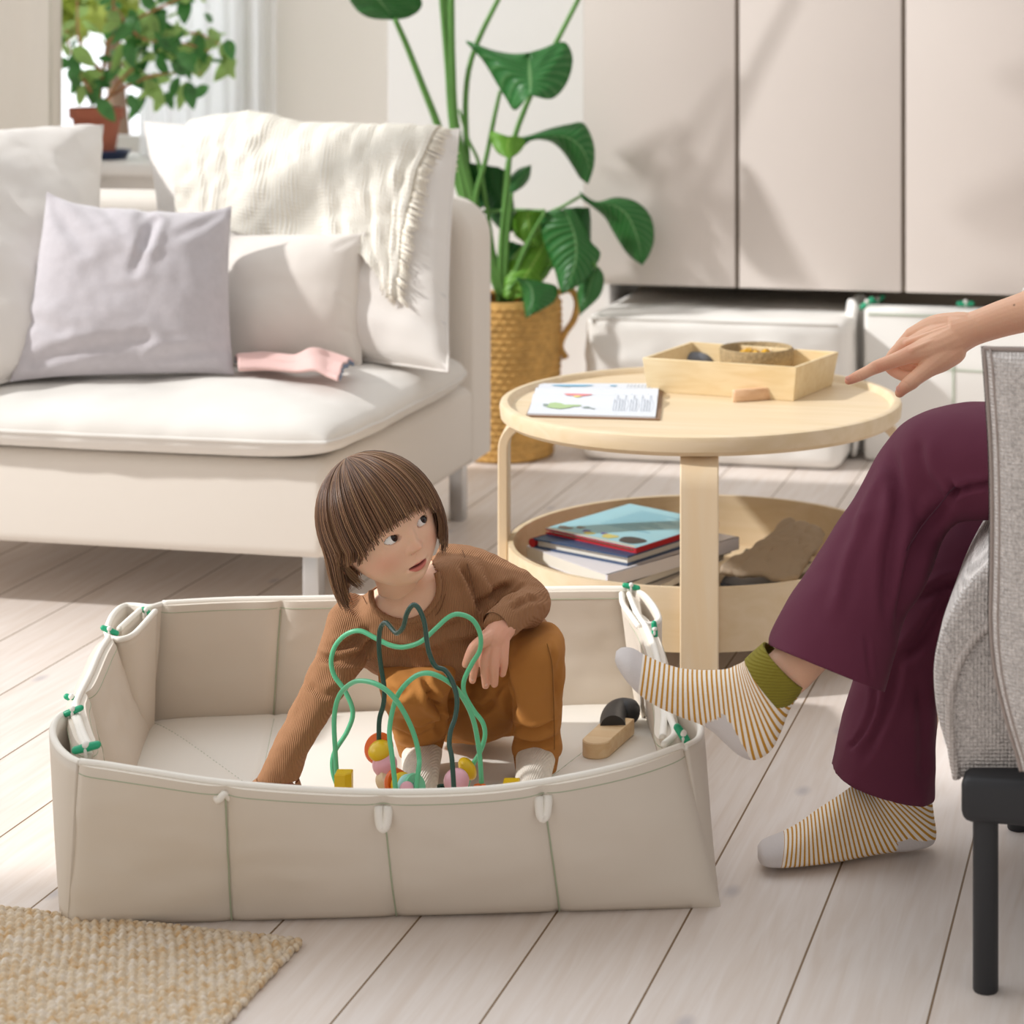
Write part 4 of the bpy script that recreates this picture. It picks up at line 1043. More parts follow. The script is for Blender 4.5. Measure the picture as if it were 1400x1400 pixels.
# ================================================================ jute rug
M_jute = bpy.data.materials.new('braided_jute'); M_jute.use_nodes = True
nn, ll = M_jute.node_tree.nodes, M_jute.node_tree.links; b_ = nn['Principled BSDF']; b_.inputs['Roughness'].default_value = .95
tcn = nn.new('ShaderNodeTexCoord'); mp = nn.new('ShaderNodeMapping'); ll.new(tcn.outputs['Object'], mp.inputs[0]); mp.inputs['Scale'].default_value = (60, 60, 60)
nz = nn.new('ShaderNodeTexNoise'); nz.inputs['Scale'].default_value = 1.2; nz.inputs['Detail'].default_value = 4; ll.new(mp.outputs[0], nz.inputs[0])
rp = nn.new('ShaderNodeValToRGB'); e = rp.color_ramp.elements; e[0].position = .3; e[0].color = lin('#c8a577'); e[1].position = .7; e[1].color = lin('#ded3c5'); k = e.new(.5); k.color = lin('#d2c0a6')
ll.new(nz.outputs[0], rp.inputs[0]); ll.new(rp.outputs[0], b_.inputs['Base Color'])
c1, cL, cD = P(410, 1294, 0), P(0, 1249, 0), P(322, 1400, 0)
ux = (c1-cL); ux.z = 0; ux.normalize(); uy = (c1-cD); uy.z = 0; uy = (uy-ux*uy.dot(ux)*.6).normalized()
rug = thing('jute_rug', 'chunky woven beige jute rug in the bottom left corner', 'rug', c1-ux*.4-uy*.3)
mb = MB(); rs = .0088; rows = 62; Lr = .62
vs = []; fs = []
nu, nv = 300, 260; LU, LV = .62, .44
k_ = 0
for i in range(nu):
    for j in range(nv):
        a = i/(nu-1)*LU; b = j/(nv-1)*LV
        wob = .0016*math.sin(a*40+3)+.002*fbm((a*8, b*8, 0), 1)
        bb = b+wob; row = math.floor(bb/.0118); fr_ = bb/.0118-row
        aa = a+(row % 2)*.0055+.002*math.sin(row*12.9); ci = math.floor(aa/.0125); fa = aa/.0125-ci
        jit = .5+.5*math.sin(row*7.1+ci*3.3)
        hgt = (math.sin(math.pi*fr_)**.6)*(math.sin(math.pi*((fa+fr_*.35) % 1))**.7)
        ed = min(1, a/.006, b/.006, (LU-a)/.004, (LV-b)/.004) if True else 1
        z = (.004+.0075*hgt*(.7+.3*jit)+.002)*max(ed, 0)
        eg = .003*fbm((a*30, b*30, 5), 1)
        vs.append(c1-ux*(a+(eg if a < .01 else 0))-uy*(b+(eg if b < .01 else 0))+Vector((0, 0, z)))
for i in range(nu-1):
    for j in range(nv-1): fs.append((i*nv+j, (i+1)*nv+j, (i+1)*nv+j+1, i*nv+j+1))
MB().add(vs, fs).build('woven_field', M_jute, rug, 180)
mb = MB()
for s_, e_ in ((c1, c1-ux*LU), (c1, c1-uy*LV)):
    L_ = (e_-s_).length; n_ = int(L_/.009)
    for k in range(n_):
        p = s_.lerp(e_, (k+.5)/n_); d = (e_-s_).normalized(); pr = Vector((-d.y, d.x, 0))
        mb.ell(p+Vector((random.uniform(-.0015, .0015), random.uniform(-.0015, .0015), .0055)), (.0062, .0045, .005), Matrix.Rotation(math.atan2(d.y, d.x)+.6+random.uniform(-.3, .3), 3, 'Z'), 8, 6)
mb.build('braided_border', M_jute, rug, 180)

# ================================================================ tall plant in a basket
M_bask = mat('woven_seagrass', '#cfa35e', .85, var=(40, .2), bump=(120, .4))
bx = Vector(W((693-CX)/F*5.50, 5.46, 0)); 
pl = thing('potted_plant', 'tall plant with big paddle leaves in a woven basket behind the sofa', 'plant', bx)
RBk = .125
def baskf(u, v):
    a = u*2*math.pi; r = RBk*(.88+.17*math.sin(v*1.9))+.005
    row = v*24; fr_ = row-math.floor(row); tw = math.sin(a*20+math.floor(row)*math.pi/2)
    r += .006*math.sin(math.pi*fr_)**.6*(.35+.65*abs(tw)); return bx+Vector((r*math.cos(a), r*math.sin(a), .002+.385*v))
mb = MB().grid(baskf, 180, 150, cu=True); o = mb.build('basket', M_bask, pl, 180)
MB().lathe([(0, .33), (.115, .33)], bx, 32).build('soil', mat('potting_soil', '#4a3a2c', .95), o)
MB().tube([bx+Vector((RBk*1.02*math.cos(t), RBk*1.02*math.sin(t), .387)) for t in np.linspace(0, 2*math.pi, 41)[:-1]], .008, 8, closed=True).build('basket_rim', M_bask, o, 180)
for hp in ([(757, 402), (779, 396), (789, 412), (785, 436), (772, 456), (766, 474), (774, 490)], [(655, 402), (640, 405), (636, 430), (648, 460)]):
    MB().tube(crv([Q(x, y, 5.45) for x, y in hp], 40), .0085, 8).build('basket_handle', M_bask, o, 180)
def leafmat(name, c1_, c2_):
    m = bpy.data.materials.new(name); m.use_nodes = True; nn, ll = m.node_tree.nodes, m.node_tree.links; b = nn['Principled BSDF']
    uvn = nn.new('ShaderNodeUVMap'); sp = nn.new('ShaderNodeSeparateXYZ'); ll.new(uvn.outputs[0], sp.inputs[0])
    def M(op, a, c):
        k = nn.new('ShaderNodeMath'); k.operation = op
        for i, q in enumerate((a, c)):
            if isinstance(q, (int, float)): k.inputs[i].default_value = q
            else: ll.new(q, k.inputs[i])
        return k.outputs[0]
    d = M('ABSOLUTE', M('SUBTRACT', sp.outputs[0], .5), 0)
    ve = M('SINE', M('MULTIPLY', M('SUBTRACT', sp.outputs[1], M('MULTIPLY', d, .35)), 90), 0)
    mid = M('LESS_THAN', d, .018)
    mix = nn.new('ShaderNodeMix'); mix.data_type = 'RGBA'; mix.inputs['A'].default_value = lin(c1_); mix.inputs['B'].default_value = lin(c2_)
    mr = nn.new('ShaderNodeMapRange'); mr.inputs[1].default_value = .4; mr.inputs[2].default_value = 1; mr.inputs[4].default_value = .35; ll.new(ve, mr.inputs[0])
    ll.new(M('MAXIMUM', mr.outputs[0], mid), mix.inputs['Factor']); ll.new(mix.outputs['Result'], b.inputs['Base Color'])
    b.inputs['Roughness'].default_value = .38
    tl = nn.new('ShaderNodeBsdfTranslucent'); ll.new(mix.outputs['Result'], tl.inputs[0]); ms = nn.new('ShaderNodeMixShader'); ms.inputs[0].default_value = .28
    ll.new(b.outputs[0], ms.inputs[1]); ll.new(tl.outputs[0], ms.inputs[2]); ll.new(ms.outputs[0], nn['Material Output'].inputs[0])
    bp = nn.new('ShaderNodeBump'); bp.inputs['Strength'].default_value = .4; bp.inputs['Distance'].default_value = .003; ll.new(ve, bp.inputs['Height']); ll.new(bp.outputs[0], b.inputs['Normal'])
    return m
LM = leafmat('deep_green_leaf', '#2f7a35', '#7fb173'); LD = leafmat('dark_green_leaf', '#24652c', '#3f8440'); LY = leafmat('bright_green_leaf', '#6fae34', '#a5cf63')
M_stem = mat('green_stem', '#5f9347', .5, var=(20, .1))
def leaf(left, mid, right, yc, m, bow=.03, dy=0, parent=None, k=30):
    """each outline: photo points; yc depth at joint and tip"""
    P_ = []
    for pts, off in ((left, bow), (mid, 0), (right, bow)):
        n = len(pts); q = []
        for i, (x, y) in enumerate(pts):
            t = i/(n-1); q.append(Q(x, y, yc[0]+(yc[1]-yc[0])*t+off*math.sin(math.pi*t)))
        P_.append(crv(q, k))
    vs = []; 
    for i in range(k):
        for j in range(13):
            s = j/12*2
            p = P_[0][i].lerp(P_[1][i], s) if s <= 1 else P_[1][i].lerp(P_[2][i], s-1)
            w = (P_[0][i]-P_[2][i]).length; e = abs(s-1)
            p = p+CAMD*(bow*.25*math.sin(math.pi*min(e, 1)))*-1+CAMD*.004*math.sin(i*.9+j)*e*(w/.15)
            vs.append(p)
    fs = [(i*13+j, (i+1)*13+j, (i+1)*13+j+1, i*13+j+1) for i in range(k-1) for j in range(12)]
    me = mesh(vs, fs); uv = me.uv_layers.new(name='UVMap'); vi = np.empty(len(me.loops), int); me.loops.foreach_get('vertex_index', vi)
    uv.data.foreach_set('uv', np.stack([(vi % 13)/12, (vi//13)/(k-1)], 1).ravel())
    o = link('leaf', me, m, parent or pl, 180); so = o.modifiers.new('t', 'SOLIDIFY'); so.thickness = .0012
    return o
leaf([(540, 27), (505, 24), (485, 10), (478, -6), (490, -20)], [(540, 27), (525, 8), (512, -8), (500, -20), (490, -34)], [(540, 27), (562, 22), (577, 6), (560, -18), (500, -36)], (5.40, 5.35), LM)
leaf([(722, 72), (700, 73), (672, 68), (637, 56), (662, 86), (690, 132), (704, 151), (724, 130)], [(722, 72), (723, 82), (724, 92), (725, 102), (725, 110), (725, 118), (724, 124), (724, 130)], [(722, 72), (742, 66), (762, 58), (776, 60), (783, 82), (776, 112), (755, 135), (724, 130)], (5.36, 5.28), LM, .05)
leaf([(697, 190), (722, 186), (752, 176), (778, 170), (798, 169), (811, 195), (812, 225), (804, 251)], [(700, 200), (724, 190), (752, 186), (776, 188), (793, 200), (802, 216), (806, 236), (804, 251)], [(705, 210), (726, 192), (748, 192), (764, 201), (776, 216), (785, 230), (793, 243), (804, 251)], (5.40, 5.43), LM)
leaf([(697, 217), (680, 208), (672, 192), (672, 180), (690, 186)], [(697, 217), (694, 208), (694, 198), (696, 190), (700, 186)], [(697, 217), (710, 208), (717, 196), (714, 188), (705, 186)], (5.30, 5.32), LY)
leaf([(792, 262), (815, 276), (843, 270), (872, 277), (890, 298), (894, 325), (888, 347), (878, 362)], [(794, 266), (815, 278), (838, 280), (856, 292), (866, 310), (872, 328), (876, 345), (878, 362)], [(796, 272), (812, 284), (826, 296), (836, 312), (845, 328), (856, 344), (866, 354), (878, 362)], (5.42, 5.44), LM)
leaf([(762, 287), (745, 290), (739, 305), (746, 338), (757, 365), (763, 388), (768, 402)], [(772, 286), (778, 300), (785, 318), (788, 340), (786, 362), (778, 385), (768, 402)], [(785, 286), (797, 308), (808, 330), (821, 346), (812, 368), (795, 388), (768, 402)], (5.36, 5.34), LM)
leaf([(706, 379), (714, 398), (716, 418), (719, 435)], [(708, 379), (724, 390), (728, 412), (719, 435)], [(712, 380), (745, 386), (762, 393), (756, 414), (719, 435)], (5.32, 5.30), LM)
leaf([(816, 365), (797, 378), (789, 400), (793, 431)], [(818, 365), (808, 385), (803, 405), (793, 431)], [(820, 366), (826, 380), (820, 405), (793, 431)], (5.38, 5.38), LM)
leaf([(627, 222), (626, 245), (634, 262), (655, 285)], [(632, 222), (650, 232), (660, 252), (672, 280)], [(640, 222), (680, 230), (700, 245), (698, 285)], (5.42, 5.46), LD)
leaf([(662, 225), (655, 260), (672, 300), (688, 318)], [(680, 228), (682, 260), (690, 290), (698, 318)], [(690, 232), (700, 262), (704, 290), (706, 312)], (5.44, 5.44), LD)
leaf([(697, 264), (696, 246), (708, 232), (726, 226)], [(700, 264), (706, 250), (716, 238), (726, 226)], [(704, 262), (716, 254), (724, 242), (726, 226)], (5.40, 5.42), LM)
leaf([(738, 318), (715, 335), (695, 360), (688, 405)], [(748, 320), (738, 345), (720, 375), (700, 410)], [(756, 330), (757, 355), (748, 378), (725, 400)], (5.42, 5.40), LY)
leaf([(705, 288), (700, 305), (704, 322), (722, 336)], [(722, 286), (722, 300), (725, 318), (730, 336)], [(745, 286), (745, 300), (742, 320), (738, 336)], (5.40, 5.40), LY)
leaf([(770, 285), (772, 300), (780, 320), (800, 335)], [(790, 283), (795, 300), (802, 318), (806, 335)], [(806, 284), (808, 300), (808, 318), (808, 335)], (5.40, 5.42), LD)
leaf([(690, 330), (680, 355), (682, 380), (688, 400)], [(700, 330), (700, 355), (698, 380), (694, 400)], [(715, 335), (716, 355), (710, 380), (700, 400)], (5.48, 5.48), LD)
# upper crown, above the picture, and its shade on the cupboard
for dx, dyp, dp in ((-260, 5, 4.95), (-140, -80, 5.0), (-30, -20, 5.05), (60, -160, 5.05), (150, -70, 5.1), (-60, -230, 4.95), (260, -230, 5.1)):
    leaf([(560+dx, -40+dyp), (530+dx, -70+dyp), (540+dx, -120+dyp), (590+dx, -170+dyp)], [(570+dx, -40+dyp), (575+dx, -80+dyp), (590+dx, -120+dyp), (600+dx, -175+dyp)], [(580+dx, -40+dyp), (625+dx, -70+dyp), (640+dx, -120+dyp), (610+dx, -175+dyp)], (dp, dp-.1), LM)
for pts, r in (([(540, 26), (556, 62), (578, 118), (600, 175), (640, 290), (688, 412)], .010), ([(603, -10), (612, 90), (620, 180), (645, 300), (692, 412)], .010), ([(617, -10), (618, 90), (624, 180), (655, 300), (696, 412)], .012),
               ([(684, 124), (676, 160), (665, 215), (650, 280), (670, 350), (690, 412)], .007), ([(697, 216), (693, 260), (686, 330), (684, 412)], .008), ([(628, 150), (640, 190), (655, 225), (668, 300), (684, 412)], .005),
               ([(745, 290), (728, 320), (708, 365), (696, 412)], .006), ([(794, 268), (770, 282), (740, 300), (715, 350), (700, 412)], .005), ([(700, 264), (694, 320), (690, 412)], .006), ([(745, 288), (700, 287), (660, 290)], .004), ([(708, 380), (698, 395), (692, 412)], .005), ([(816, 366), (800, 350), (760, 360), (712, 412)], .005),
               ([(596, -60), (610, 0), (617, 60)], .009), ([(720, -100), (690, -20), (640, 100), (640, 260)], .007), ([(870, -160), (800, -20), (700, 200), (690, 400)], .007)):
    n = len(pts); MB().tube(crv([Q(x, y, 5.36+.08*i/(n-1)) for i, (x, y) in enumerate(pts)], 30), [r*(.7+.5*i/29) for i in range(30)], 8).build('stem', M_stem, pl, 180)

# ================================================================ rubber plant on the sill
yc_p = RY(132, 210, 5.83); ycp = 5.95
zs_ = .6775
pc = RY(132, 200, 5.80); pc = Vector((pc.x, pc.y, zs_))
M_terra = mat('terracotta', '#b0674f', .75, var=(15, .06)); M_sau = mat('blue_glazed_saucer', '#2c3c60', .3)
sc_ = MB().lathe([(0, 0), (.055, 0), (.068, .022), (.071, .022), (.071, .026), (.064, .024), (.053, .006), (0, .006)], pc+Vector((.03, .0, 0)), 40).build('saucer', M_sau, None, 60)
tag(sc_, 'dark blue saucer under the terracotta pot on the window sill', 'saucer')
rp_ = thing('potted_plant', 'bushy rubber plant in a terracotta pot on the window sill', 'plant', pc+Vector((0, 0, .008)))
pb_ = pc+Vector((0, 0, .008))
ztop = RY(132, 147, 5.80).z-pb_.z
MB().lathe([(0, 0), (.050, 0), (.068, ztop-.03), (.077, ztop-.03), (.078, ztop), (.071, ztop), (.066, ztop-.02), (0, ztop-.02)], pb_, 40).build('pot', M_terra, rp_, 40)
def translucent(m, f):
    nn, ll = m.node_tree.nodes, m.node_tree.links; b = nn['Principled BSDF']; tl = nn.new('ShaderNodeBsdfTranslucent')
    l = [x for x in ll if x.to_node == b and x.to_socket.name == 'Base Color']
    if l: ll.new(l[0].from_socket, tl.inputs[0])
    ms = nn.new('ShaderNodeMixShader'); ms.inputs[0].default_value = f; ll.new(b.outputs[0], ms.inputs[1]); ll.new(tl.outputs[0], ms.inputs[2]); ll.new(ms.outputs[0], nn['Material Output'].inputs[0]); return m
M_rl = translucent(mat('rubber_leaf', '#4f8a48', .3, var=(25, .3)), .35); M_rl2 = translucent(mat('light_rubber_leaf', '#a3c474', .35, var=(20, .2)), .5); M_rst = mat('rubber_stem', '#b8835a', .7)
top = pb_+Vector((0, 0, ztop-.02)); mb = MB(); tips = []
def rq(px, py, dy=0): return RY(px, py, 5.80+dy)
for pts in ([(136, 148), (140, 100), (150, 40), (155, 0), (150, -60)], [(138, 146), (120, 118), (100, 80), (90, 40)], [(140, 146), (165, 110), (200, 80), (245, 60), (285, 70)], [(138, 140), (170, 120), (205, 105), (235, 100), (275, 100)], [(145, 60), (180, 30), (220, 10), (260, -10)], [(155, 10), (190, 50), (225, 55), (265, 45), (300, 60)], [(140, 100), (110, 60), (105, 0)]):
    w = crv([rq(x, y, random.uniform(-.06, .06)) for x, y in pts], 24); mb.tube(w, [.006*(1-.6*i/23) for i in range(24)], 7); tips += w[6:]
mb.build('stem', M_rst, rp_, 180)
mbs = [MB(), MB()]
for k in range(185):
    b = random.choice(tips)+Vector((random.gauss(0.005, .034), random.gauss(0, .05), random.gauss(0, .03)))
    L_ = random.uniform(.05, .085); d = Vector((random.gauss(.1, .7), random.gauss(-.2, .6), random.gauss(-.45, .6))).normalized(); s = d.cross(Vector((random.gauss(0, .4), 1, random.gauss(0, .5)))).normalized(); nn_ = d.cross(s)
    vs = []
    for i in range(7):
        t = i/6; wdt = L_*.27*math.sin(math.pi*t**.85)**.8; c = b+d*L_*t-Vector((0, 0, 1))*L_*.18*t*t
        vs += [c-s*wdt+nn_*wdt*.25, c, c+s*wdt+nn_*wdt*.25]
    fs = []
    for i in range(6):
        for j in range(2): fs.append((i*3+j, i*3+j+1, i*3+3+j+1, i*3+3+j))
    if b.z < top.z+.03 and abs(b.x-top.x) < .1: continue
    if b.x < top.x+.03 and random.random() < .45: continue
    mbs[0 if random.random() < .6 else 1].add(vs, fs)
mbs[0].build('foliage', M_rl, rp_, 180); mbs[1].build('foliage', M_rl2, rp_, 180)
# ================================================================ people: shared materials
def vcmat(name, attr, rough, sss=0, bump=None, spec=.5, aniso=None, scale=.004):
    m = bpy.data.materials.new(name); m.use_nodes = True; nn, ll = m.node_tree.nodes, m.node_tree.links; b = nn['Principled BSDF']
    a = nn.new('ShaderNodeAttribute'); a.attribute_name = attr; ll.new(a.outputs[0], b.inputs['Base Color'])
    b.inputs['Roughness'].default_value = rough; b.inputs['Specular IOR Level'].default_value = spec
    if sss:
        b.inputs['Subsurface Weight'].default_value = sss; b.inputs['Subsurface Radius'].default_value = (1, .35, .2); b.inputs['Subsurface Scale'].default_value = scale
    if bump:
        tc = nn.new('ShaderNodeTexCoord'); nz = nn.new('ShaderNodeTexNoise'); nz.inputs['Scale'].default_value = bump[0]; ll.new(tc.outputs['Object'], nz.inputs[0])
        bp = nn.new('ShaderNodeBump'); bp.inputs['Strength'].default_value = bump[1]; bp.inputs['Distance'].default_value = .002; ll.new(nz.outputs[0], bp.inputs['Height']); ll.new(bp.outputs[0], b.inputs['Normal'])
    return m
def setcol(me, arr, name='tint'):
    a = me.color_attributes.get(name) or me.color_attributes.new(name, 'FLOAT_COLOR', 'POINT')
    a.data.foreach_set('color', np.concatenate([arr, np.ones((len(arr), 1))], 1).ravel())
def joinmesh(list_):
    vs = []; fs = []; cs = []
    k = 0
    for me, col in list_:
        co = coords(me); vs.append(co); n = len(co)
        for p in me.polygons: fs.append(tuple(i+k for i in p.vertices))
        cs.append(col if isinstance(col, np.ndarray) else np.tile(np.array(lin(col)[:3]), (n, 1))); k += n
    me = mesh(np.concatenate(vs).tolist(), fs); setcol(me, np.concatenate(cs)); return me
M_skin = vcmat('skin', 'tint', .48, .25, (350, .12), spec=.35)
SK = '#f1c6aa'; SKW = '#e8b89a'
g = lambda x, z, x0, z0, sx, sz: np.exp(-((x-x0)/sx)**2-((z-z0)/sz)**2)

def head_mesh(sub=7):
    """local frame: x lateral, -y face, z up; metres, toddler size"""
    bm = bmesh.new(); bmesh.ops.create_icosphere(bm, subdivisions=sub, radius=1); me = bpy.data.meshes.new('h'); bm.to_mesh(me); bm.free()
    d = coords(me); x, y, z = d[:, 0].copy(), d[:, 1].copy(), d[:, 2].copy()
    X = x*.068; Y = y*.082; Z = z*.083
    # jaw: narrower and pulled forward/down, back of the skull cut in towards the neck
    lo = ss(0.05, -1, z)
    X *= 1-.13*lo; Y = np.where(y > 0, Y*(1-.42*lo), Y*(1-.17*lo))
    Z = Z*1.0-.004*lo*np.clip(-y, 0, 1)
    Y += .004*lo
    Z = np.where(z < 0, Z*1.07, Z)
    Y -= .020*ss(-.35, -1, z)
    fr = np.clip(-Y/.03, 0, 1)
    Y = np.where(y < 0, Y*(1-.05*np.exp(-(x/.6)**2)), Y)
    def push(a, x0, z0, sx, sz, both=True):
        nonlocal Y
        w = g(X, Z, x0, z0, sx, sz)+(g(X, Z, -x0, z0, sx, sz) if both else 0); Y = Y-a*w*fr
    def wide(a, x0, z0, sx, sz):
        nonlocal X
        w = (g(X, Z, x0, z0, sx, sz)-g(X, Z, -x0, z0, sx, sz))*fr; X = X+a*w
    push(.003, 0, .035, .045, .03, False)
    push(.0045, .034, -.040, .020, .020); wide(.006, .048, -.046, .022, .022)          # cheeks
    push(.006, 0, -.081, .016, .011, False)                                               # chin
    push(.004, 0, -.058, .026, .016, False)                                               # muzzle
    push(-.006, .0245, -.005, .015, .010)                                                # sockets
    push(.0015, .026, .010, .016, .006)
    push(.0068, 0, -.014, .0050, .013, False)                                             # bridge
    push(.0170, 0, -.0290, .0066, .0070, False)                                           # nose tip
    push(.0060, .0080, -.0315, .0045, .0046)                                               # wings
    push(-.005, .0043, -.0372, .0024, .0016)                                              # nostrils
    push(-.0012, 0, -.043, .0022, .0045, False)
    zc = -.0575
    push(.0036, 0, zc+.0040, .0100, .0028, False); push(.0048, 0, zc-.0048, .0120, .0036, False)
    lipx = .0145
    m = np.clip(1-(X/lipx)**2, 0, 1)**.5*fr
    op = np.exp(-((Z-zc-.0006)/(.0013+.0003*m))**4)*m*(np.abs(X) < lipx)
    Y = Y+.006*op                                                                          # parted mouth
    push(-.0018, 0.0175, zc, .0026, .003); push(-.002, 0, zc-.0125, .012, .0035, False)
    tint = np.tile(np.array(lin(SK)[:3]), (len(d), 1))
    def paint(col, w):
        nonlocal tint
        w = np.clip(w, 0, 1)[:, None]; tint = tint*(1-w)+np.array(lin(col)[:3])*w
    paint('#e0917a', (g(X, Z, .040, -.036, .020, .016)+g(X, Z, -.040, -.036, .020, .016))*fr*.45)
    paint('#e09a80', g(X, Z, 0, -.031, .010, .008)*fr*.4)
    # lips
    up_ = zc+.0060-.0010*np.exp(-(X/.0025)**2)-.0055*(np.abs(X)/lipx)**2; dn_ = zc-.0092+.0075*(X/lipx)**2
    wl = ss(.0, .0011, up_-Z)*ss(.0, .0014, Z-dn_)*(np.abs(X) < lipx)*fr
    paint('#c4524f', wl*.78); paint('#5e1f22', op*1.1)
    # eyes: lids follow the ball, the opening shows it
    eyes = []
    for s in (-1, 1):
        ex, ez = s*.0245, -.0060; r = np.hypot(X-ex, Z-ez)
        k = (np.hypot(X-ex, Z-ez) < .003) & (y < 0); ys = Y[k].mean()
        yc = ys+.0108; R = .0139
        # slanted almond
        u = (X-ex)/.0110; v = (Z-ez-.0008*s*(X-ex)/.0110)
        top = .0062*np.clip(1-np.abs(u)**2.3, 0, None)**.75; bot = -.0046*np.clip(1-np.abs(u)**2.2, 0, None)**.8
        ins = (np.abs(u) < 1) & (v < top) & (v > bot) & (y < 0)
        lid = yc-np.sqrt(np.clip(R*R-r*r, 0, None))
        q = (r < R*.97) & (y < 0)
        Y = np.where(q, np.minimum(Y+0, lid*1.0) if False else np.where(lid < Y, lid, Y), Y)
        # upper lid crease
        cr_ = np.exp(-((v-top-.0034)/.0011)**2)*(np.abs(u) < 1.05)*(y < 0); Y = Y+.0010*cr_
        Y = np.where(ins, Y+.0085, Y)
        paint('#a8695a', np.exp(-np.clip(np.minimum(np.abs(v-top), np.abs(v-bot)), 0, 1)/.0006)*(np.abs(u) < 1.04)*(y < 0)*.5)
        paint('#3c2a22', np.exp(-((v-top-.0002)/.0006)**2)*(np.abs(u) < 1.0)*(y < 0)*.85)
        paint('#b98468', np.exp(-((Z-.0115-.0035*(1-(u*.8)**2))/.0018)**2)*(np.abs(u) < 1.15)*(y < 0)*.55)   # brow
        eyes.append((Vector((ex, yc, ez)), .0126))
    co = np.stack([X, Y, Z], 1); setco(me, co)
    return me, tint, eyes
# head frame in camera-aligned axes
Lx = Vector((.715, .60, .36)).normalized(); Fw = Vector((.655, -.745, .10)).normalized(); Fw = (Fw-Lx*Fw.dot(Lx)).normalized(); Up = (Lx.cross(-Fw)).normalized()
HC = Vector(((520-CX)/F*2.975, 2.975, H-(713-CY)/F*2.975))
HM = Matrix((( Lx.x, -Fw.x, Up.x), (Lx.y, -Fw.y, Up.y), (Lx.z, -Fw.z, Up.z)))
HS = 1.0
def hw(p): v = HC+HM@(Vector(p)*HS); return W(v.x, v.y, v.z)
def hwa(co):
    M_ = np.array(HM); v = co*HS@M_.T+np.array(HC); return np.stack([v[:, 0]*CT-v[:, 1]*ST, v[:, 0]*ST+v[:, 1]*CT, v[:, 2]], 1)
hm, htint, eyes = head_mesh(7)
# scalp takes the hair's colour
hl = coords(hm); sc_ = ss(.030, .046, hl[:, 2]+np.clip(hl[:, 1]+.02, -1, 1)*.9)[:, None]; htint = htint*(1-sc_)+np.array(lin('#5a3d28')[:3])*sc_
setco(hm, hwa(hl))
# ears
ear = MB()
for s in (-1, 1):
    c = Vector((s*.066, .006, -.018))
    for k, (dy, dz, r) in enumerate(((-.004, .013, .0055), (.004, .018, .005), (.011, .015, .005), (.0135, .006, .005), (.012, -.004, .005), (.007, -.012, .0055), (.0, -.0165, .0065), (-.005, -.010, .005), (-.006, 0, .004))):
        ear.ell(hw(c+Vector((s*(.004+.35*max(dy, 0)), dy, dz))), r, u=10, w=8)
    ear.ell(hw(c+Vector((-s*.001, .003, 0))), (.008, .010, .016), u=10, w=8)
em = remesh(ear, .0014, 4)
ec = np.tile(np.array(lin('#dd9a7c')[:3]), (len(em.vertices), 1))
# neck, chest, arms and legs under the clothes, hands
nk = MB()
chain(nk, [(540, 770, 3.035, .034), (548, 795, 3.055, .034), (556, 815, 3.07, .042), (562, 835, 3.09, .055)], 10, 22)
chain(nk, [(530, 838, 3.12, .02), (560, 835, 3.11, .035), (600, 805, 3.13, .02)], 10, 20)
chain(nk, [(570, 855, 3.14, .05), (600, 900, 3.18, .05), (630, 930, 3.24, .045)], 10, 20)
chain(nk, [(490, 860, 3.07, .022), (450, 930, 3.02, .018), (390, 1040, 2.985, .016)], 10, 14)
chain(nk, [(645, 795, 3.13, .020), (718, 820, 3.10, .016), (688, 856, 3.0, .0165)], 12, 14)
chain(nk, [(660, 955, 3.2, .035), (732, 905, 3.10, .028), (733, 1040, 3.11, .020)], 14, 14)
chain(nk, [(590, 945, 3.2, .035), (568, 940, 3.08, .025), (578, 1020, 3.12, .020)], 14, 14)
nm_ = remesh(nk, .004, 4)
hd = MB()     # relaxed hand hanging over the knee
chain(hd, [(694, 850, 3.0, .0175), (684, 862, 2.985, .0185), (676, 874, 2.975, .019)], 6, 14)
chain(hd, [(668, 872, 2.975, .013), (660, 884, 2.97, .0105), (653, 896, 2.968, .0085)], 6)
for pts in ([(682, 868, 2.975, .012), (664, 896, 2.962, .0085), (663, 915, 2.958, .0066), (664, 937, 2.962, .0052)],
            [(682, 868, 2.975, .012), (676, 898, 2.960, .0085), (676, 916, 2.957, .0066), (676, 935, 2.962, .0052)],
            [(686, 868, 2.977, .012), (688, 893, 2.966, .0078), (689, 908, 2.964, .0060), (687, 921, 2.968, .0050)],
            [(672, 872, 2.972, .012), (653, 894, 2.966, .0082), (649, 912, 2.962, .0062), (646, 930, 2.966, .0050)],
            [(676, 868, 2.972, .011), (652, 882, 2.950, .0085), (643, 894, 2.945, .0070), (637, 908, 2.946, .0056)]):
    chain(hd, pts, 10, 12)
h1 = remesh(hd, .0011, 5)
hd = MB()     # hand reaching down to the crate floor
def chw(pts, n=8): rs = cr([tuple(p) for p in pts], n); chainw(hd, [Vector(r[:3]) for r in rs], [r[3] for r in rs], 12)
wr = Q(385, 1056, 2.98)
fdir = W(-.25, -.35, -.9).normalized(); sd_ = W(.9, -.3, -.1).normalized()
chw([tuple(wr)+(.0165,), tuple(wr+fdir*.02)+(.018,)], 4)
for k, (o_, l_) in enumerate(((-.014, .030), (-.005, .036), (.005, .035), (.014, .028))):
    a = wr+fdir*.032+sd_*o_; b = a+fdir*l_*.4+W(0, -.006, 0); c = b+W(-.1, -.6, -.35).normalized()*l_*.6
    c.z = max(c.z, .031); b.z = max(b.z, .033); chw([tuple(wr+fdir*.015+sd_*o_*.6)+(.010,), tuple(a)+(.0078,), tuple(b)+(.0066,), tuple(c)+(.0052,)])
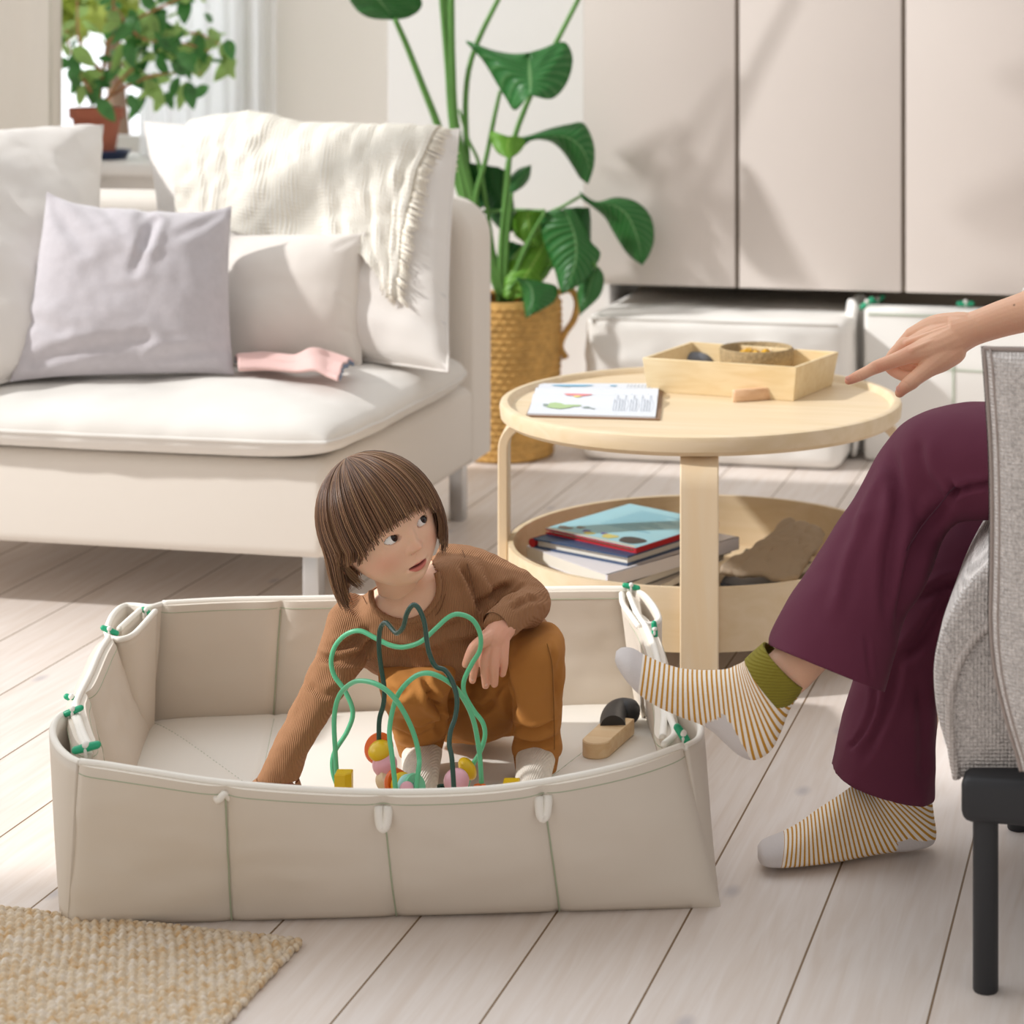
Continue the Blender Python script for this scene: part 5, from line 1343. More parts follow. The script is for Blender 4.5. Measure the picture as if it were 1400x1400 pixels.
a = wr+fdir*.015+sd_*.014; chw([tuple(a)+(.009,), tuple(a+sd_*.016+fdir*.012)+(.0075,), tuple(a+sd_*.020+fdir*.028)+(.0058,)])
h2 = remesh(hd, .0012, 4)
kid_loc = W((640-CX)/F*3.1, 3.1, .024)
kid = thing('person', 'toddler in brown ribbed top and ochre trousers squatting inside the crate', 'person', kid_loc)
sw = MB()
cloft([(512, 806, 603, 762, 3.08, .040), (478, 832, 640, 762, 3.085, .060), (456, 852, 668, 790, 3.095, .080), (462, 876, 688, 822, 3.11, .090), (486, 896, 700, 858, 3.13, .092), (506, 908, 712, 884, 3.15, .092), (520, 914, 722, 900, 3.17, .088)], 40, 40, .9, mb=sw)
cloft([(470, 812, 530, 860, 3.07, .045), (450, 838, 508, 884, 3.055, .044), (437, 880, 499, 905, 3.035, .040), (421, 921, 484, 930, 3.015, .036), (398, 965, 461, 962, 3.0, .034), (377, 1010, 440, 998, 2.985, .031), (360, 1046, 423, 1030, 2.98, .029), (352, 1064, 410, 1066, 2.98, .028)], 40, 26, .95, mb=sw)
cloft([(600, 745, 600, 835, 3.11, .05), (640, 748, 640, 832, 3.12, .05), (690, 766, 672, 832, 3.12, .042), (722, 782, 700, 838, 3.115, .036)], 26, 26, mb=sw)
chain(sw, [(700, 806, 3.115, .032), (722, 820, 3.105, .029), (722, 830, 3.07, .0275), (706, 838, 3.03, .026), (690, 848, 3.005, .0235), (684, 853, 2.995, .0225)], 18, 20)
# loose hem and back falling behind the thigh
chain(sw, [(700, 860, 3.2, .035), (735, 858, 3.19, .018), (748, 858, 3.18, .006)], 8, 14)
sme = remesh(sw, .0034, 7)
ripple(sme, 22, .0035, seed=2)
creases(sme, [([(500, 880), (560, 893), (620, 888), (680, 868)], 7, .006), ([(520, 900), (590, 905), (660, 893)], 6, .005), ([(505, 862), (480, 880), (455, 888)], 6, .007), ([(512, 872), (490, 896), (440, 902)], 5, .006), ([(436, 895), (470, 908), (498, 902)], 4, .004),
              ([(632, 770), (648, 800), (662, 838)], 6, .008), ([(700, 800), (676, 812), (655, 832)], 5, .007), ([(742, 800), (715, 806), (690, 822)], 4, .005), ([(745, 818), (722, 820), (700, 832)], 4, .004), ([(640, 850), (600, 866), (560, 866)], 8, .005), ([(420, 935), (445, 950), (470, 940)], 5, .003), ([(600, 880), (650, 872), (690, 850)], 5, .004),
              ([(650, 760), (660, 790), (672, 825)], 3, -.002)], gain=1.5)
# open neckline: remove the cloth over the throat
def cutfaces(me, test):
    bm = bmesh.new(); bm.from_mesh(me); co = np.array([v.co for v in bm.verts]); x, y, yc = project(co); nr = np.array([v.normal for v in bm.verts]); k = test(x, y, yc, nr)
    bmesh.ops.delete(bm, geom=[v for v, q in zip(bm.verts, k) if q], context='VERTS'); bm.to_mesh(me); bm.free(); return me
necko = [(507, 800), (508, 818), (515, 835), (533, 846), (553, 850), (573, 845), (590, 830), (600, 810), (598, 786), (592, 776)]
poly = cr(necko, 60); poly = np.array(poly)
def inpoly(x, y, pl_):
    c = np.zeros(len(x), bool); j = len(pl_)-1
    for i in range(len(pl_)):
        xi, yi = pl_[i]; xj, yj = pl_[j]
        m = ((yi > y) != (yj > y)) & (x < (xj-xi)*(y-yi)/(yj-yi+1e-12)+xi); c ^= m; j = i
    return c
neckpoly = np.array(list(map(tuple, poly))+[(585, 755), (507, 755)])

def keep(me, test, off):
    m2 = me.copy(); co = coords(m2); nr = normals(m2); x, y, yc = project(co); k = test(x, y, yc); setco(m2, co-nr*off)
    bm = bmesh.new(); bm.from_mesh(m2); bm.verts.ensure_lookup_table(); bmesh.ops.delete(bm, geom=[v for v, q in zip(bm.verts, k) if not q], context='VERTS'); bm.to_mesh(m2); bm.free(); return m2
npc = neckpoly.mean(0); npx = npc+(neckpoly-npc)*1.16
throat = keep(sme, lambda x, y, yc: inpoly(x, y, npx) & (yc < 3.14), .0028)
sme_full = sme.copy()
body_me = joinmesh([(hm, htint), (em, ec), (nm_, SK), (h1, '#e8ae94'), (h2, '#e8ae94'), (throat, SK)])
body = link('body', body_me, M_skin, kid, 180)

# nails of the visible hand
mb = MB()
for x, y, yc in ((664, 934.5, 2.9572), (676, 932.5, 2.9572), (687, 918.5, 2.9632), (646, 927.5, 2.9612)): mb.ell(Q(x, y, yc), (.0030, .0012, .0038), Matrix.Rotation(TH, 3, 'Z'), 12, 8)
mb.build('finger_nails', mat('nail', '#efbfae', .3), body, 180)
# eyes
M_scl = mat('eye_white', '#f3efec', .15, coat=.5, sss=.1); M_iri = mat('iris_brown', '#24120a', .3, coat=.15); M_pup = mat('pupil', '#050303', .1, coat=.6)
gz = Vector((.42, -.88, .20)).normalized()
for c, r in eyes:
    T = (-gz).to_track_quat('-Z', 'Y').to_matrix(); T = gz.to_track_quat('Z', 'Y').to_matrix()
    vs = []; fs = []; mi = []; nu, nv = 32, 40
    for i in range(nv+1):
        a = math.pi*i/nv; rr = r*(1+.045*math.exp(-(a/.42)**2))
        for k in range(nu): b = 2*math.pi*k/nu; vs.append(hw(c+T@Vector((math.sin(a)*math.cos(b), math.sin(a)*math.sin(b), math.cos(a)))*rr))
    mb = MB()
    for i in range(nv):
        mb.cur = 2 if i < 3 else 1 if i < 7 else 0
        mb.f += [(i*nu+k, (i+1)*nu+k, (i+1)*nu+(k+1) % nu, i*nu+(k+1) % nu) for k in range(nu)]; mb.mi += [mb.cur]*nu
    mb.v = vs
    mb.build('eye', [M_scl, M_iri, M_pup], body, 180)

# ---------------------------------------------------------------- hair: bob with a fringe
M_hair = vcmat('brown_hair', 'tint', .38, spec=.55)
rng = np.random.RandomState(5)
CRW = np.array([.004, .022, 0.0])
def hair_strand(phi, layer, cut, r0):
    """phi 0 = front; returns local points"""
    # direction on a sphere tilted so that the crown is the pole
    pole_t = .28
    n = 26; out = []
    ax, ay, az = .0705+layer, .0855+layer, .0865+layer
    sx = math.sin(phi); cy = -math.cos(phi)
    z_cut = cut
    for i in range(n):
        a = .04+i/(n-1)*(math.pi/2+.10)
        v = np.array([math.sin(a)*sx, math.sin(a)*cy, math.cos(a)])
        ct, st = math.cos(-pole_t), math.sin(-pole_t)
        v = np.array([v[0], v[1]*ct-v[2]*st, v[1]*st+v[2]*ct]); v = v/np.linalg.norm(v)
        p = np.array([v[0]*ax, v[1]*ay, v[2]*az])
        if p[2] < z_cut: break
        out.append(p)
        if p[2] < .006 and a > 1.0: break
    return out
grav_l = HM.transposed()@Vector((0, 0, -1))      # straight down, seen from the head
grav = np.array(grav_l)
allp = []; allr = []; allc = []
cols = [np.array(lin(c)[:3]) for c in ('#75523a', '#5f4029', '#856247', '#4f3424', '#957352', '#684630')]
NS = 5200; PT = 18
vsH = []; fsH = []; csH = []
for k in range(NS):
    phi = rng.uniform(-math.pi, math.pi); layer = rng.uniform(0.001, .0105)
    ap = abs(phi); wf = .98 if phi < 0 else .80; front = ap < wf+rng.uniform(-.04, .04)
    clump = noise.noise(Vector((math.sin(phi)*7, math.cos(phi)*7, 3)))
    phi += .05*clump
    if front: cut = .0235-.030*(ap/wf)**2.6+rng.uniform(-.004, .003)+.006*clump-(rng.uniform(.003, .011) if rng.rand() < .16 else 0)
    else: cut = -9
    pts = hair_strand(phi, layer, cut, 0)
    if not pts or len(pts) < 4: continue
    if front and pts[-1][2] > cut+.004:
        p = pts[-1]; pts.append(np.array([p[0]*1.0, p[1]-.001, cut]))
    if not front:
        p = pts[-1].copy(); side = math.sin(phi)
        ln = .074+.009*rng.uniform(-1, 1) + (.010 if ap > 1.6 else 0)
        if side > 0: ln -= .016
        if side < 0 and ap < 1.52: ln = .014+rng.uniform(0, .012)
        elif ap < 1.25: ln = .050+.03*(ap-.8)/.45+rng.uniform(-.008, .004)
        steps = 12; dvec = np.array([0, 0, -1.])*.45+grav*.55
        if ap < 1.7: dvec = dvec+np.array([0, max(0, .9*(1.66-ap)+.03) if side < 0 else .55*(1.7-ap)+.12, 0])
        if side < 0 and 1.5 < ap < 2.5 and rng.rand() < .5: dvec = np.array([.25, -.05, -1.]); ln *= .8
        if side > 0: dvec = np.array([-.12, .05, -1.])*.8+grav*.2
        dvec /= np.linalg.norm(dvec); outw = np.array([p[0], p[1], 0]); outw /= np.linalg.norm(outw)+1e-9
        tn = pts[-1]-pts[-3]; tn /= np.linalg.norm(tn); q = p.copy()
        for i in range(1, steps+1):
            t = i/steps; w_ = min(1, t*1.8); d_ = tn*(1-w_)+dvec*w_-outw*.55*max(0, t-.5); d_ /= np.linalg.norm(d_)
            q = q+d_*ln/steps; pts.append(q.copy())
    A = np.array(cr([tuple(q) for q in pts], PT)); jit = rng.normal(0, .0006, 3); A += jit[None]*np.linspace(.2, 1.5, PT)[:, None]
    vsH.append(hwa(A))
    c = cols[rng.randint(len(cols))]*rng.uniform(.75, 1.15)
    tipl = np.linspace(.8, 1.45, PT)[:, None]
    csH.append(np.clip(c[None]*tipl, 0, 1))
allv = []; allf = []; allc = []; base_i = 0
for A, c in zip(vsH, csH):
    t = np.gradient(A, axis=0); t /= np.linalg.norm(t, axis=1)[:, None]+1e-9
    cdir = A-np.array(hw((0, 0, 0))); s = np.cross(t, cdir); s /= np.linalg.norm(s, axis=1)[:, None]+1e-9; u = np.cross(s, t)
    w = (.00062*np.linspace(1, .45, PT)*1.5)[:, None]
    allv += [A-s*w, A+s*w, A+u*w*.8]
    for i in range(PT-1):
        for a, b in ((0, 1), (1, 2), (2, 0)): allf.append((base_i+a*PT+i, base_i+b*PT+i, base_i+b*PT+i+1, base_i+a*PT+i+1))
    base_i += 3*PT; allc += [c, c, c]
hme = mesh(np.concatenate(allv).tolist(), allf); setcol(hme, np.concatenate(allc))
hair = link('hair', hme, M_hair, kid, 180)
# dark under-layer so the scalp never shows
mb = MB()
def capf(u, v):
    phi = (u*2-1)*math.pi; A = hair_strand(phi, .0005, -9, 0); ap = abs(phi); 
    lim = .50 if ap < .85 else 1.0
    k = v*lim*(len(A)-1); i = min(int(k), len(A)-2); f = k-i; q = A[i]*(1-f)+A[i+1]*f
    return hw(q)
mb.grid(capf, 60, 20, cu=True); mb.build('hair_underlayer', mat('dark_brown_hair', '#4a3322', .6), hair, 180)

# ---------------------------------------------------------------- clothes
def ribbed(name, col, sc_=700, strength=.5, ax=0, var=None, bump=(8, .15)):
    m = mat(name, col, .92, bump=bump, var=var); nn, ll = m.node_tree.nodes, m.node_tree.links
    at = nn.new('ShaderNodeTexCoord'); w = nn.new('ShaderNodeTexWave'); w.inputs['Scale'].default_value = sc_/6.283; w.bands_direction = 'XYZ'[ax]; w.inputs['Distortion'].default_value = .6; ll.new(at.outputs['Object'], w.inputs[0])
    bp = nn.new('ShaderNodeBump'); bp.inputs['Strength'].default_value = strength; bp.inputs['Distance'].default_value = .0012; ll.new(w.outputs['Fac'], bp.inputs['Height'])
    l0 = [l for l in ll if l.to_socket.name == 'Normal' and l.to_node.type == 'BSDF_PRINCIPLED']
    if l0: ll.new(l0[0].from_socket, bp.inputs['Normal'])
    ll.new(bp.outputs[0], nn['Principled BSDF'].inputs['Normal']); return m
M_top = ribbed('brown_rib_jersey', '#a07350', 760, .7, 0)
M_tr = mat('ochre_sweatcloth', '#b57a3a', .92, bump=(500, .1))
M_cuff = ribbed('ochre_rib_cuff', '#b07433', 700, .9, 0)
cutfaces(sme, lambda x, y, yc, nr: inpoly(x, y, neckpoly) & (yc < 3.1))
top_o = link('ribbed_top', sme, M_top, kid, 180); so = top_o.modifiers.new('t', 'SOLIDIFY'); so.thickness = .0015
def onto(me, pts, yc0, off=.002):
    """photo polyline dropped on the nearest front surface of a mesh"""
    co = coords(me); x, y, yc = project(co); out = []
    for px, py in pts:
        d = (x-px)**2+(y-py)**2; k = d < 36
        yy = yc[k].min() if k.any() else yc0
        out.append(Q(px, py, yy-off))
    ys = np.array([-(o.x*ST)+o.y*CT for o in out]); k = np.ones(7)/7; yp = np.convolve(np.pad(ys, 3, mode='edge'), k, 'valid') if len(ys) > 6 else ys
    return [Q(px, py, y_) for (px, py), y_ in zip(pts, yp)]
def worldco(o):
    me = o.data.copy(); off = origin(o); me.transform(Matrix.Translation(off)); return me
wt_ = worldco(top_o)
nb = onto(sme_full, [tuple(p) for p in poly[3:-3:3]], 3.04, .0005)
MB().tube(crv(nb, 60), .0042, 10).build('neckband', M_top, top_o, 180)
MB().tube(crv(onto(wt_, [(x, y) for x, y in ((496, 815), (508, 836), (528, 853), (553, 859), (580, 853), (600, 836), (609, 812))], 3.04, .0), 60), .0006, 5).build('stitching', mat('brown_thread', '#6f4a2e', .9), top_o, 180)
MB().tube(crv(onto(wt_, [(x, y) for x, y in ((632, 752), (640, 775), (646, 800), (655, 835))], 3.04, .0), 40), .0007, 5).build('stitching', mat('brown_thread', '#6f4a2e', .9), top_o, 180)
# gathered frill at the left cuff, rib cuff at the right
def frill(u, v):
    a = u*2*math.pi; A = Q(351, 1064, 2.98); B = Q(409, 1067, 2.98); c = (A+B)/2; e = (B-A)/2; d = CAMD*.028
    k = 1+.10*v+.13*v*math.sin(a*9); return c+e*math.cos(a)*k+d*math.sin(a)*k+(Q(345, 1080, 2.98)-Q(352, 1064, 2.98))*v*.55
MB().grid(frill, 100, 6, cu=True).build('frilled_cuff', M_top, top_o, 180)
cu_ = MB(); 
pts = [Q(690, 848, 3.003), Q(683, 853.5, 2.993), Q(678, 857.5, 2.986)]
MB().tube(pts, [.0240, .0236, .0222], 28, cap=False).build('rib_cuff', M_cuff if False else M_top, top_o, 180)

tr = MB()
cloft([(702, 1034, 765, 1032, 3.11, .033), (699, 1022, 769, 1019, 3.11, .037), (704, 1004, 766, 1002, 3.10, .036), (703, 985, 769, 980, 3.09, .040), (697, 955, 770, 950, 3.08, .046), (692, 925, 772, 915, 3.07, .052), (690, 900, 773, 888, 3.065, .055), (697, 876, 768, 868, 3.07, .05), (712, 862, 755, 858, 3.08, .035)], 44, 28, mb=tr)
chain(tr, [(728, 905, 3.09, .042), (690, 935, 3.16, .055), (650, 955, 3.22, .066)], 12, 24)
chain(tr, [(590, 938, 3.22, .070), (640, 945, 3.24, .075), (690, 950, 3.23, .060)], 12, 24)
chain(tr, [(600, 900, 3.2, .08), (640, 905, 3.22, .085), (675, 905, 3.22, .075)], 8, 24)
cloft([(541, 1012, 608, 1010, 3.12, .034), (540, 1004, 612, 1000, 3.11, .038), (535, 990, 612, 978, 3.09, .044), (527, 965, 612, 955, 3.06, .054), (521, 935, 618, 935, 3.05, .066), (520, 905, 630, 905, 3.08, .070), (526, 885, 650, 880, 3.13, .070)], 40, 30, mb=tr)
tme = remesh(tr, .0034, 7)
ripple(tme, 20, .003, seed=7)
creases(tme, [([(588, 940), (590, 960), (606, 968), (624, 960)], 5, .011), ([(580, 925), (586, 945), (600, 958)], 4, .006), ([(603, 968), (604, 985), (600, 1000)], 4, .007), ([(545, 985), (572, 1000), (605, 985)], 4.5, .006), ([(540, 998), (570, 1010), (608, 994)], 4, .006), ([(628, 930), (620, 950), (600, 962)], 5, .005),
              ([(640, 965), (660, 970), (676, 958)], 5, .005), ([(690, 905), (694, 940), (702, 975)], 6, .007), ([(676, 950), (688, 930), (690, 905)], 5, .006), ([(699, 990), (730, 1000), (766, 985)], 4, .006), ([(702, 1012), (735, 1018), (766, 1008)], 4, .005), ([(755, 880), (760, 930), (764, 970)], 3, .003), ([(765, 900), (762, 950)], 3, .003), ([(530, 940), (545, 950), (560, 940)], 5, .004)], gain=1.4)
trs = link('trousers', tme, M_tr, kid, 180)
wt2 = worldco(trs)
MB().tube(crv(onto(wt2, [(748, 880), (754, 905), (756, 935), (757, 965), (758, 1000), (758, 1025)], 3.04, .0), 50), .0008, 5).build('stitching', mat('ochre_thread', '#8a5a24', .9), trs, 180)
def cuffring(r0, r1, nm, par, m): cloft([r0, r1], 14, 32, .95, capa=False, capb=False).build(nm, m, par, 180)
cuffring((702, 1032, 765, 1030, 3.11, .0335), (705, 1054, 761, 1053, 3.112, .029), 'rib_cuff', trs, M_cuff)
cuffring((540, 1010, 609, 1007, 3.12, .035), (546, 1031, 604, 1027, 3.125, .030), 'rib_cuff', trs, M_cuff)
# socks
M_sock = ribbed('oatmeal_rib_sock', '#e8e0d4', 700, .6, 0, var=(90, .08))
def sock(ax, ay, yc, tx, tyc, w=.028, px0=None):
    mb = MB(); z0 = .0245+.006
    top = Q(ax, ay, yc); a2 = Vector((top.x, top.y, z0+.026)); toe = Q(tx, 1100, tyc); toe.z = z0+.016
    chainw(mb, [top, (top+a2)/2+W(0, .004, 0), a2], [w*.93, w*.92, w], 20)
    rs = cr([tuple(a2+W(0, .016, -.004))+(.026,), tuple(a2)+(.029,), tuple(a2.lerp(toe, .45))+(.026,), tuple(a2.lerp(toe, .85))+(.024,), tuple(toe)+(.019,)], 14)
    chainw(mb, [Vector(r[:3]) for r in rs], [r[3] for r in rs], 20)
    me = remesh(mb, .003, 5); co = coords(me); co[:, 2] = np.maximum(co[:, 2], .0255); setco(me, co); return link('sock', me, M_sock, kid, 180)
sock(733, 1050, 3.11, 727, 3.0); sock(577, 1026, 3.12, 574, 2.99, .029)
# ================================================================ seated adult at the right
M_pl = mat('plum_jersey', '#5e2039', .85, bump=(400, .06))
seat_x = (1560-CX)/F*2.85
adult = thing('person', 'seated adult with plum trousers, striped socks and legs crossed, pointing at the table', 'person', W(seat_x, 2.8, 0))
# ---- skin: hand, forearm, legs, torso as one body
ar = MB()
# forearm and wrist by outline
cloft([(1640, 300, 1640, 400, 2.92, .045), (1560, 335, 1558, 425, 2.94, .042), (1480, 365, 1480, 440, 2.96, .036), (1400, 398, 1402, 454, 2.98, .029), (1360, 413, 1364, 463, 2.985, .026), (1328, 426, 1334, 473, 2.985, .026), (1308, 430, 1312, 488, 2.985, .030), (1296, 432, 1300, 500, 2.985, .030)], 40, 24, mb=ar)
def hc(pts, n=10): chain(ar, pts, n, 14)
hc([(1318, 446, 2.985, .020), (1280, 450, 3.0, .020), (1248, 459, 3.01, .0125)], 8)
hc([(1318, 452, 2.985, .022), (1276, 466, 2.985, .021), (1240, 475, 2.985, .0125)], 8)
hc([(1316, 458, 2.98, .022), (1280, 475, 2.965, .020), (1246, 484, 2.955, .0128)], 8)
hc([(1312, 444, 2.99, .018), (1280, 446, 3.02, .016), (1252, 455, 3.035, .011)], 8)
hc([(1300, 478, 2.975, .022), (1282, 492, 2.96, .019), (1268, 504, 2.95, .0130), (1252, 517, 2.94, .0105), (1246, 522, 2.937, .0108), (1236, 530, 2.937, .0088), (1230, 537, 2.94, .0068)], 22)      # thumb
hc([(1246, 484, 2.955, .0122), (1222, 493, 2.950, .0098), (1199, 501.5, 2.946, .0092), (1188, 507, 2.946, .0080), (1175, 513.5, 2.946, .0078), (1163, 519, 2.946, .0064), (1160, 520.5, 2.946, .0055)], 24)   # index
hc([(1238, 472, 2.985, .0115), (1222, 486, 2.985, .0095), (1216, 499, 2.987, .0088), (1224, 508, 2.985, .0082), (1236, 514, 2.978, .0076), (1246, 515, 2.972, .0068)], 22)                         # curled middle
hc([(1244, 462, 3.01, .0110), (1229, 478, 3.012, .0092), (1226, 492, 3.012, .0086), (1238, 503, 3.005, .0078), (1250, 506, 2.998, .007)], 18)
hc([(1252, 456, 3.035, .0100), (1238, 470, 3.036, .0082), (1236, 482, 3.034, .0078), (1248, 494, 3.026, .007), (1258, 496, 3.02, .0064)], 18)
# tendons and knuckles
for a, b, r in (((1240, 470, 2.972), (1300, 447, 2.962), .0035), ((1246, 480, 2.943), (1298, 458, 2.955), .0030), ((1246, 456, 3.0), (1296, 438, 2.985), .003)):
    hc([(a[0], a[1], a[2]+.004, r*1.6), ((a[0]+b[0])/2, (a[1]+b[1])/2-1, (a[2]+b[2])/2+.002, r*1.1), (b[0], b[1], b[2]+.008, r)], 10)
hm1 = remesh(ar, .0013, 6)
up = MB()
chain(up, [(1640, 350, 2.92, .045), (1700, 180, 2.86, .05), (1740, 90, 2.82, .055)], 14, 20)
chain(up, [(1690, 640, 2.82, .12), (1710, 400, 2.83, .12), (1725, 180, 2.84, .13), (1730, 90, 2.84, .10), (1722, 30, 2.83, .05), (1715, -20, 2.82, .05)], 20, 26)
chain(up, [(1690, 640, 2.80, .10), (1450, 630, 2.76, .07), (1290, 645, 2.79, .045), (1150, 830, 2.71, .036), (1085, 910, 2.675, .031), (1060, 930, 2.67, .03)], 40, 22)
chain(up, [(1690, 650, 2.92, .10), (1450, 700, 2.94, .065), (1320, 745, 2.92, .045), (1262, 900, 2.91, .038), (1238, 1080, 2.90, .030), (1236, 1130, 2.90, .03)], 40, 22)
um = remesh(up, .006, 6)
AH, at_, ae = head_mesh(6)
AX = Vector((.45, -.85, .05)).normalized(); AF = Vector((-.86, -.42, -.28)).normalized(); AF = (AF-AX*AF.dot(AX)).normalized(); AU = (-AX).cross(-AF).normalized()
AM = Matrix(((-AX.x, -AF.x, AU.x), (-AX.y, -AF.y, AU.y), (-AX.z, -AF.z, AU.z)))
AC = Vector(((1708-CX)/F*2.80, 2.80, 1.262)); AS = (1.14, 1.18, 1.34)
def aw(p): v = AC+AM@Vector((p[0]*AS[0], p[1]*AS[1], p[2]*AS[2])); return W(v.x, v.y, v.z)
hc_ = coords(AH); setco(AH, np.array([aw(p) for p in hc_]))
ab = joinmesh([(hm1, SKW), (um, SKW), (AH, at_)])
co = coords(ab); x, y, yc = project(co); cl = np.empty(len(ab.vertices)*4); ab.color_attributes['tint'].data.foreach_get('color', cl); cl = cl.reshape(-1, 4)[:, :3]
def pw_(cx, cy_, r): return np.exp(-((x-cx)**2+(y-cy_)**2)/r**2)*(x < 1330)
w = np.clip(.55*pw_(1160, 520, 14)+.5*pw_(1229, 536, 12)+.35*pw_(1200, 502, 9)+.3*pw_(1218, 505, 14)+.25*pw_(1240, 478, 14), 0, .7)[:, None]
cl = cl*(1-w)+np.array(lin('#d07a62')[:3])*w
m_ = np.exp(-((x-1386.5)**2+(y-417)**2)/1.6)[:, None]*.9; cl = cl*(1-m_)+np.array(lin('#4a2c20')[:3])*m_
setcol(ab, cl)
creases(ab, [([(1196, 496), (1198, 502), (1201, 508)], 1.2, .0006), ([(1193, 497), (1195, 503), (1198, 509)], 1.0, .0005), ([(1174, 509), (1176, 514), (1178, 518)], 1.0, .0005), ([(1234, 521), (1240, 525), (1244, 530)], 1.2, .0005), ([(1333, 430), (1336, 450), (1337, 470)], 3, .0005)])
abody = link('body', ab, M_skin, adult, 180)
mb = MB(); mb.ell(Q(1159.5, 517.5, 2.9425), (.0042, .0028, .0030), Matrix.Rotation(TH, 3, 'Z')@Matrix.Rotation(.5, 3, 'Y'), 14, 8)
mb.ell(Q(1230, 532, 2.9335), (.0048, .0022, .0055), Matrix.Rotation(TH, 3, 'Z')@Matrix.Rotation(-.7, 3, 'Y'), 14, 8); mb.build('finger_nails', mat('nail_pink', '#e7a996', .25), abody, 180)
mb = MB()
for k in range(26):
    a = 2*math.pi*k/26; c = Q(1404, 427, 2.98); e = (Q(1401, 398, 2.98)-Q(1405, 456, 2.98))*.5*1.06; mb.ell(c+e*math.cos(a)+CAMD*.031*math.sin(a), .0032, u=12, w=8)
mb.build('bracelet', mat('pearl_beads', '#f2ede4', .25, coat=.5), adult, 180)
for c, r in ae: mb = MB().ell(aw(c), r*1.12, u=20, w=14).build('eye', M_scl, abody, 180); MB().ell(aw(c+Vector((0, -r*.72, 0))), r*.42, u=14, w=10).build('iris', M_iri, mb, 180)
def ahf(u, v):
    a = u*2*math.pi; t = .05+v*2.15; x, y, z = math.sin(t)*math.sin(a), -math.sin(t)*math.cos(a), math.cos(t)
    k = 1.10+.03*math.sin(a*40); lim = .30 if y < -.35 else -.75
    return aw(Vector((x*.070*k, y*.084*k+.004, max(z, lim)*.086*k)))
MB().grid(ahf, 160, 40, cu=True).build('hair', mat('dark_hair', '#4a3326', .5), adult, 180)
# ---- sweater sleeve and torso, mostly beyond the frame
M_swt = mat('cream_knit', '#efe7da', .95, bump=(120, .3))
sv = MB(); chain(sv, [(1560, 378, 2.94, .058), (1650, 345, 2.92, .062), (1705, 180, 2.86, .068), (1735, 100, 2.84, .075)], 24, 24)
chain(sv, [(1700, 600, 2.84, .15), (1712, 400, 2.84, .145), (1725, 200, 2.84, .15), (1728, 100, 2.84, .12)], 16, 30)
link('sweater', remesh(sv, .007, 6), M_swt, adult, 180)

# ---- trousers
tr = MB()
# standing leg (behind)
cloft([(1700, 560, 1700, 740, 2.93, .13), (1520, 610, 1520, 770, 2.93, .11), (1400, 640, 1410, 800, 2.93, .095), (1300, 680, 1378, 810, 2.925, .085), (1248, 740, 1345, 830, 2.92, .075), (1205, 830, 1300, 850, 2.915, .068), (1178, 900, 1288, 905, 2.91, .068), (1160, 960, 1283, 965, 2.905, .070), (1146, 1010, 1279, 1030, 2.90, .072), (1138, 1045, 1276, 1082, 2.90, .072), (1137, 1052, 1275, 1092, 2.90, .070)], 60, 36, .92, mb=tr)
s1 = remesh(tr, .0048, 5)
tr = MB()
# crossed leg (front)
cloft([(1700, 530, 1700, 700, 2.74, .12), (1520, 535, 1525, 700, 2.74, .105), (1400, 547, 1410, 705, 2.74, .092), (1330, 554, 1350, 706, 2.75, .088), (1272, 563, 1318, 712, 2.76, .084), (1238, 578, 1300, 722, 2.77, .080), (1212, 610, 1287, 742, 2.785, .078), (1186, 655, 1272, 775, 2.765, .074), (1150, 712, 1252, 815, 2.745, .072), (1112, 770, 1236, 855, 2.725, .074), (1078, 822, 1222, 900, 2.705, .078), (1052, 866, 1212, 938, 2.69, .082), (1045, 880, 1209, 948, 2.688, .083)], 70, 40, .92, mb=tr)
s2 = remesh(tr, .0048, 5)
ripple(s1, 9, .006, seed=3); ripple(s2, 8, .005, seed=9)
creases(s1, [([(1230, 900), (1215, 960), (1180, 1040)], 6, .006), ([(1180, 1000), (1170, 1015), (1160, 1022)], 3, .004), ([(1192, 900), (1196, 960), (1178, 1010)], 4, .005), ([(1300, 800), (1270, 860), (1235, 900)], 8, .01), ([(1340, 790), (1290, 800), (1262, 820)], 6, .008), ([(1258, 930), (1262, 1000), (1262, 1070)], 7, .004)])
creases(s2, [([(1300, 680), (1262, 730), (1240, 800), (1228, 870)], 9, .010), ([(1218, 620), (1228, 690), (1216, 760), (1212, 860)], 8, .008), ([(1252, 600), (1262, 650), (1290, 690)], 9, .007), ([(1360, 660), (1320, 668), (1300, 676)], 4, .009), ([(1298, 660), (1306, 672), (1300, 684)], 4, .008), ([(1192, 690), (1160, 760), (1140, 840)], 8, -.004), ([(1205, 640), (1170, 720)], 7, -.004), ([(1184, 870), (1190, 925)], 3, .003)])
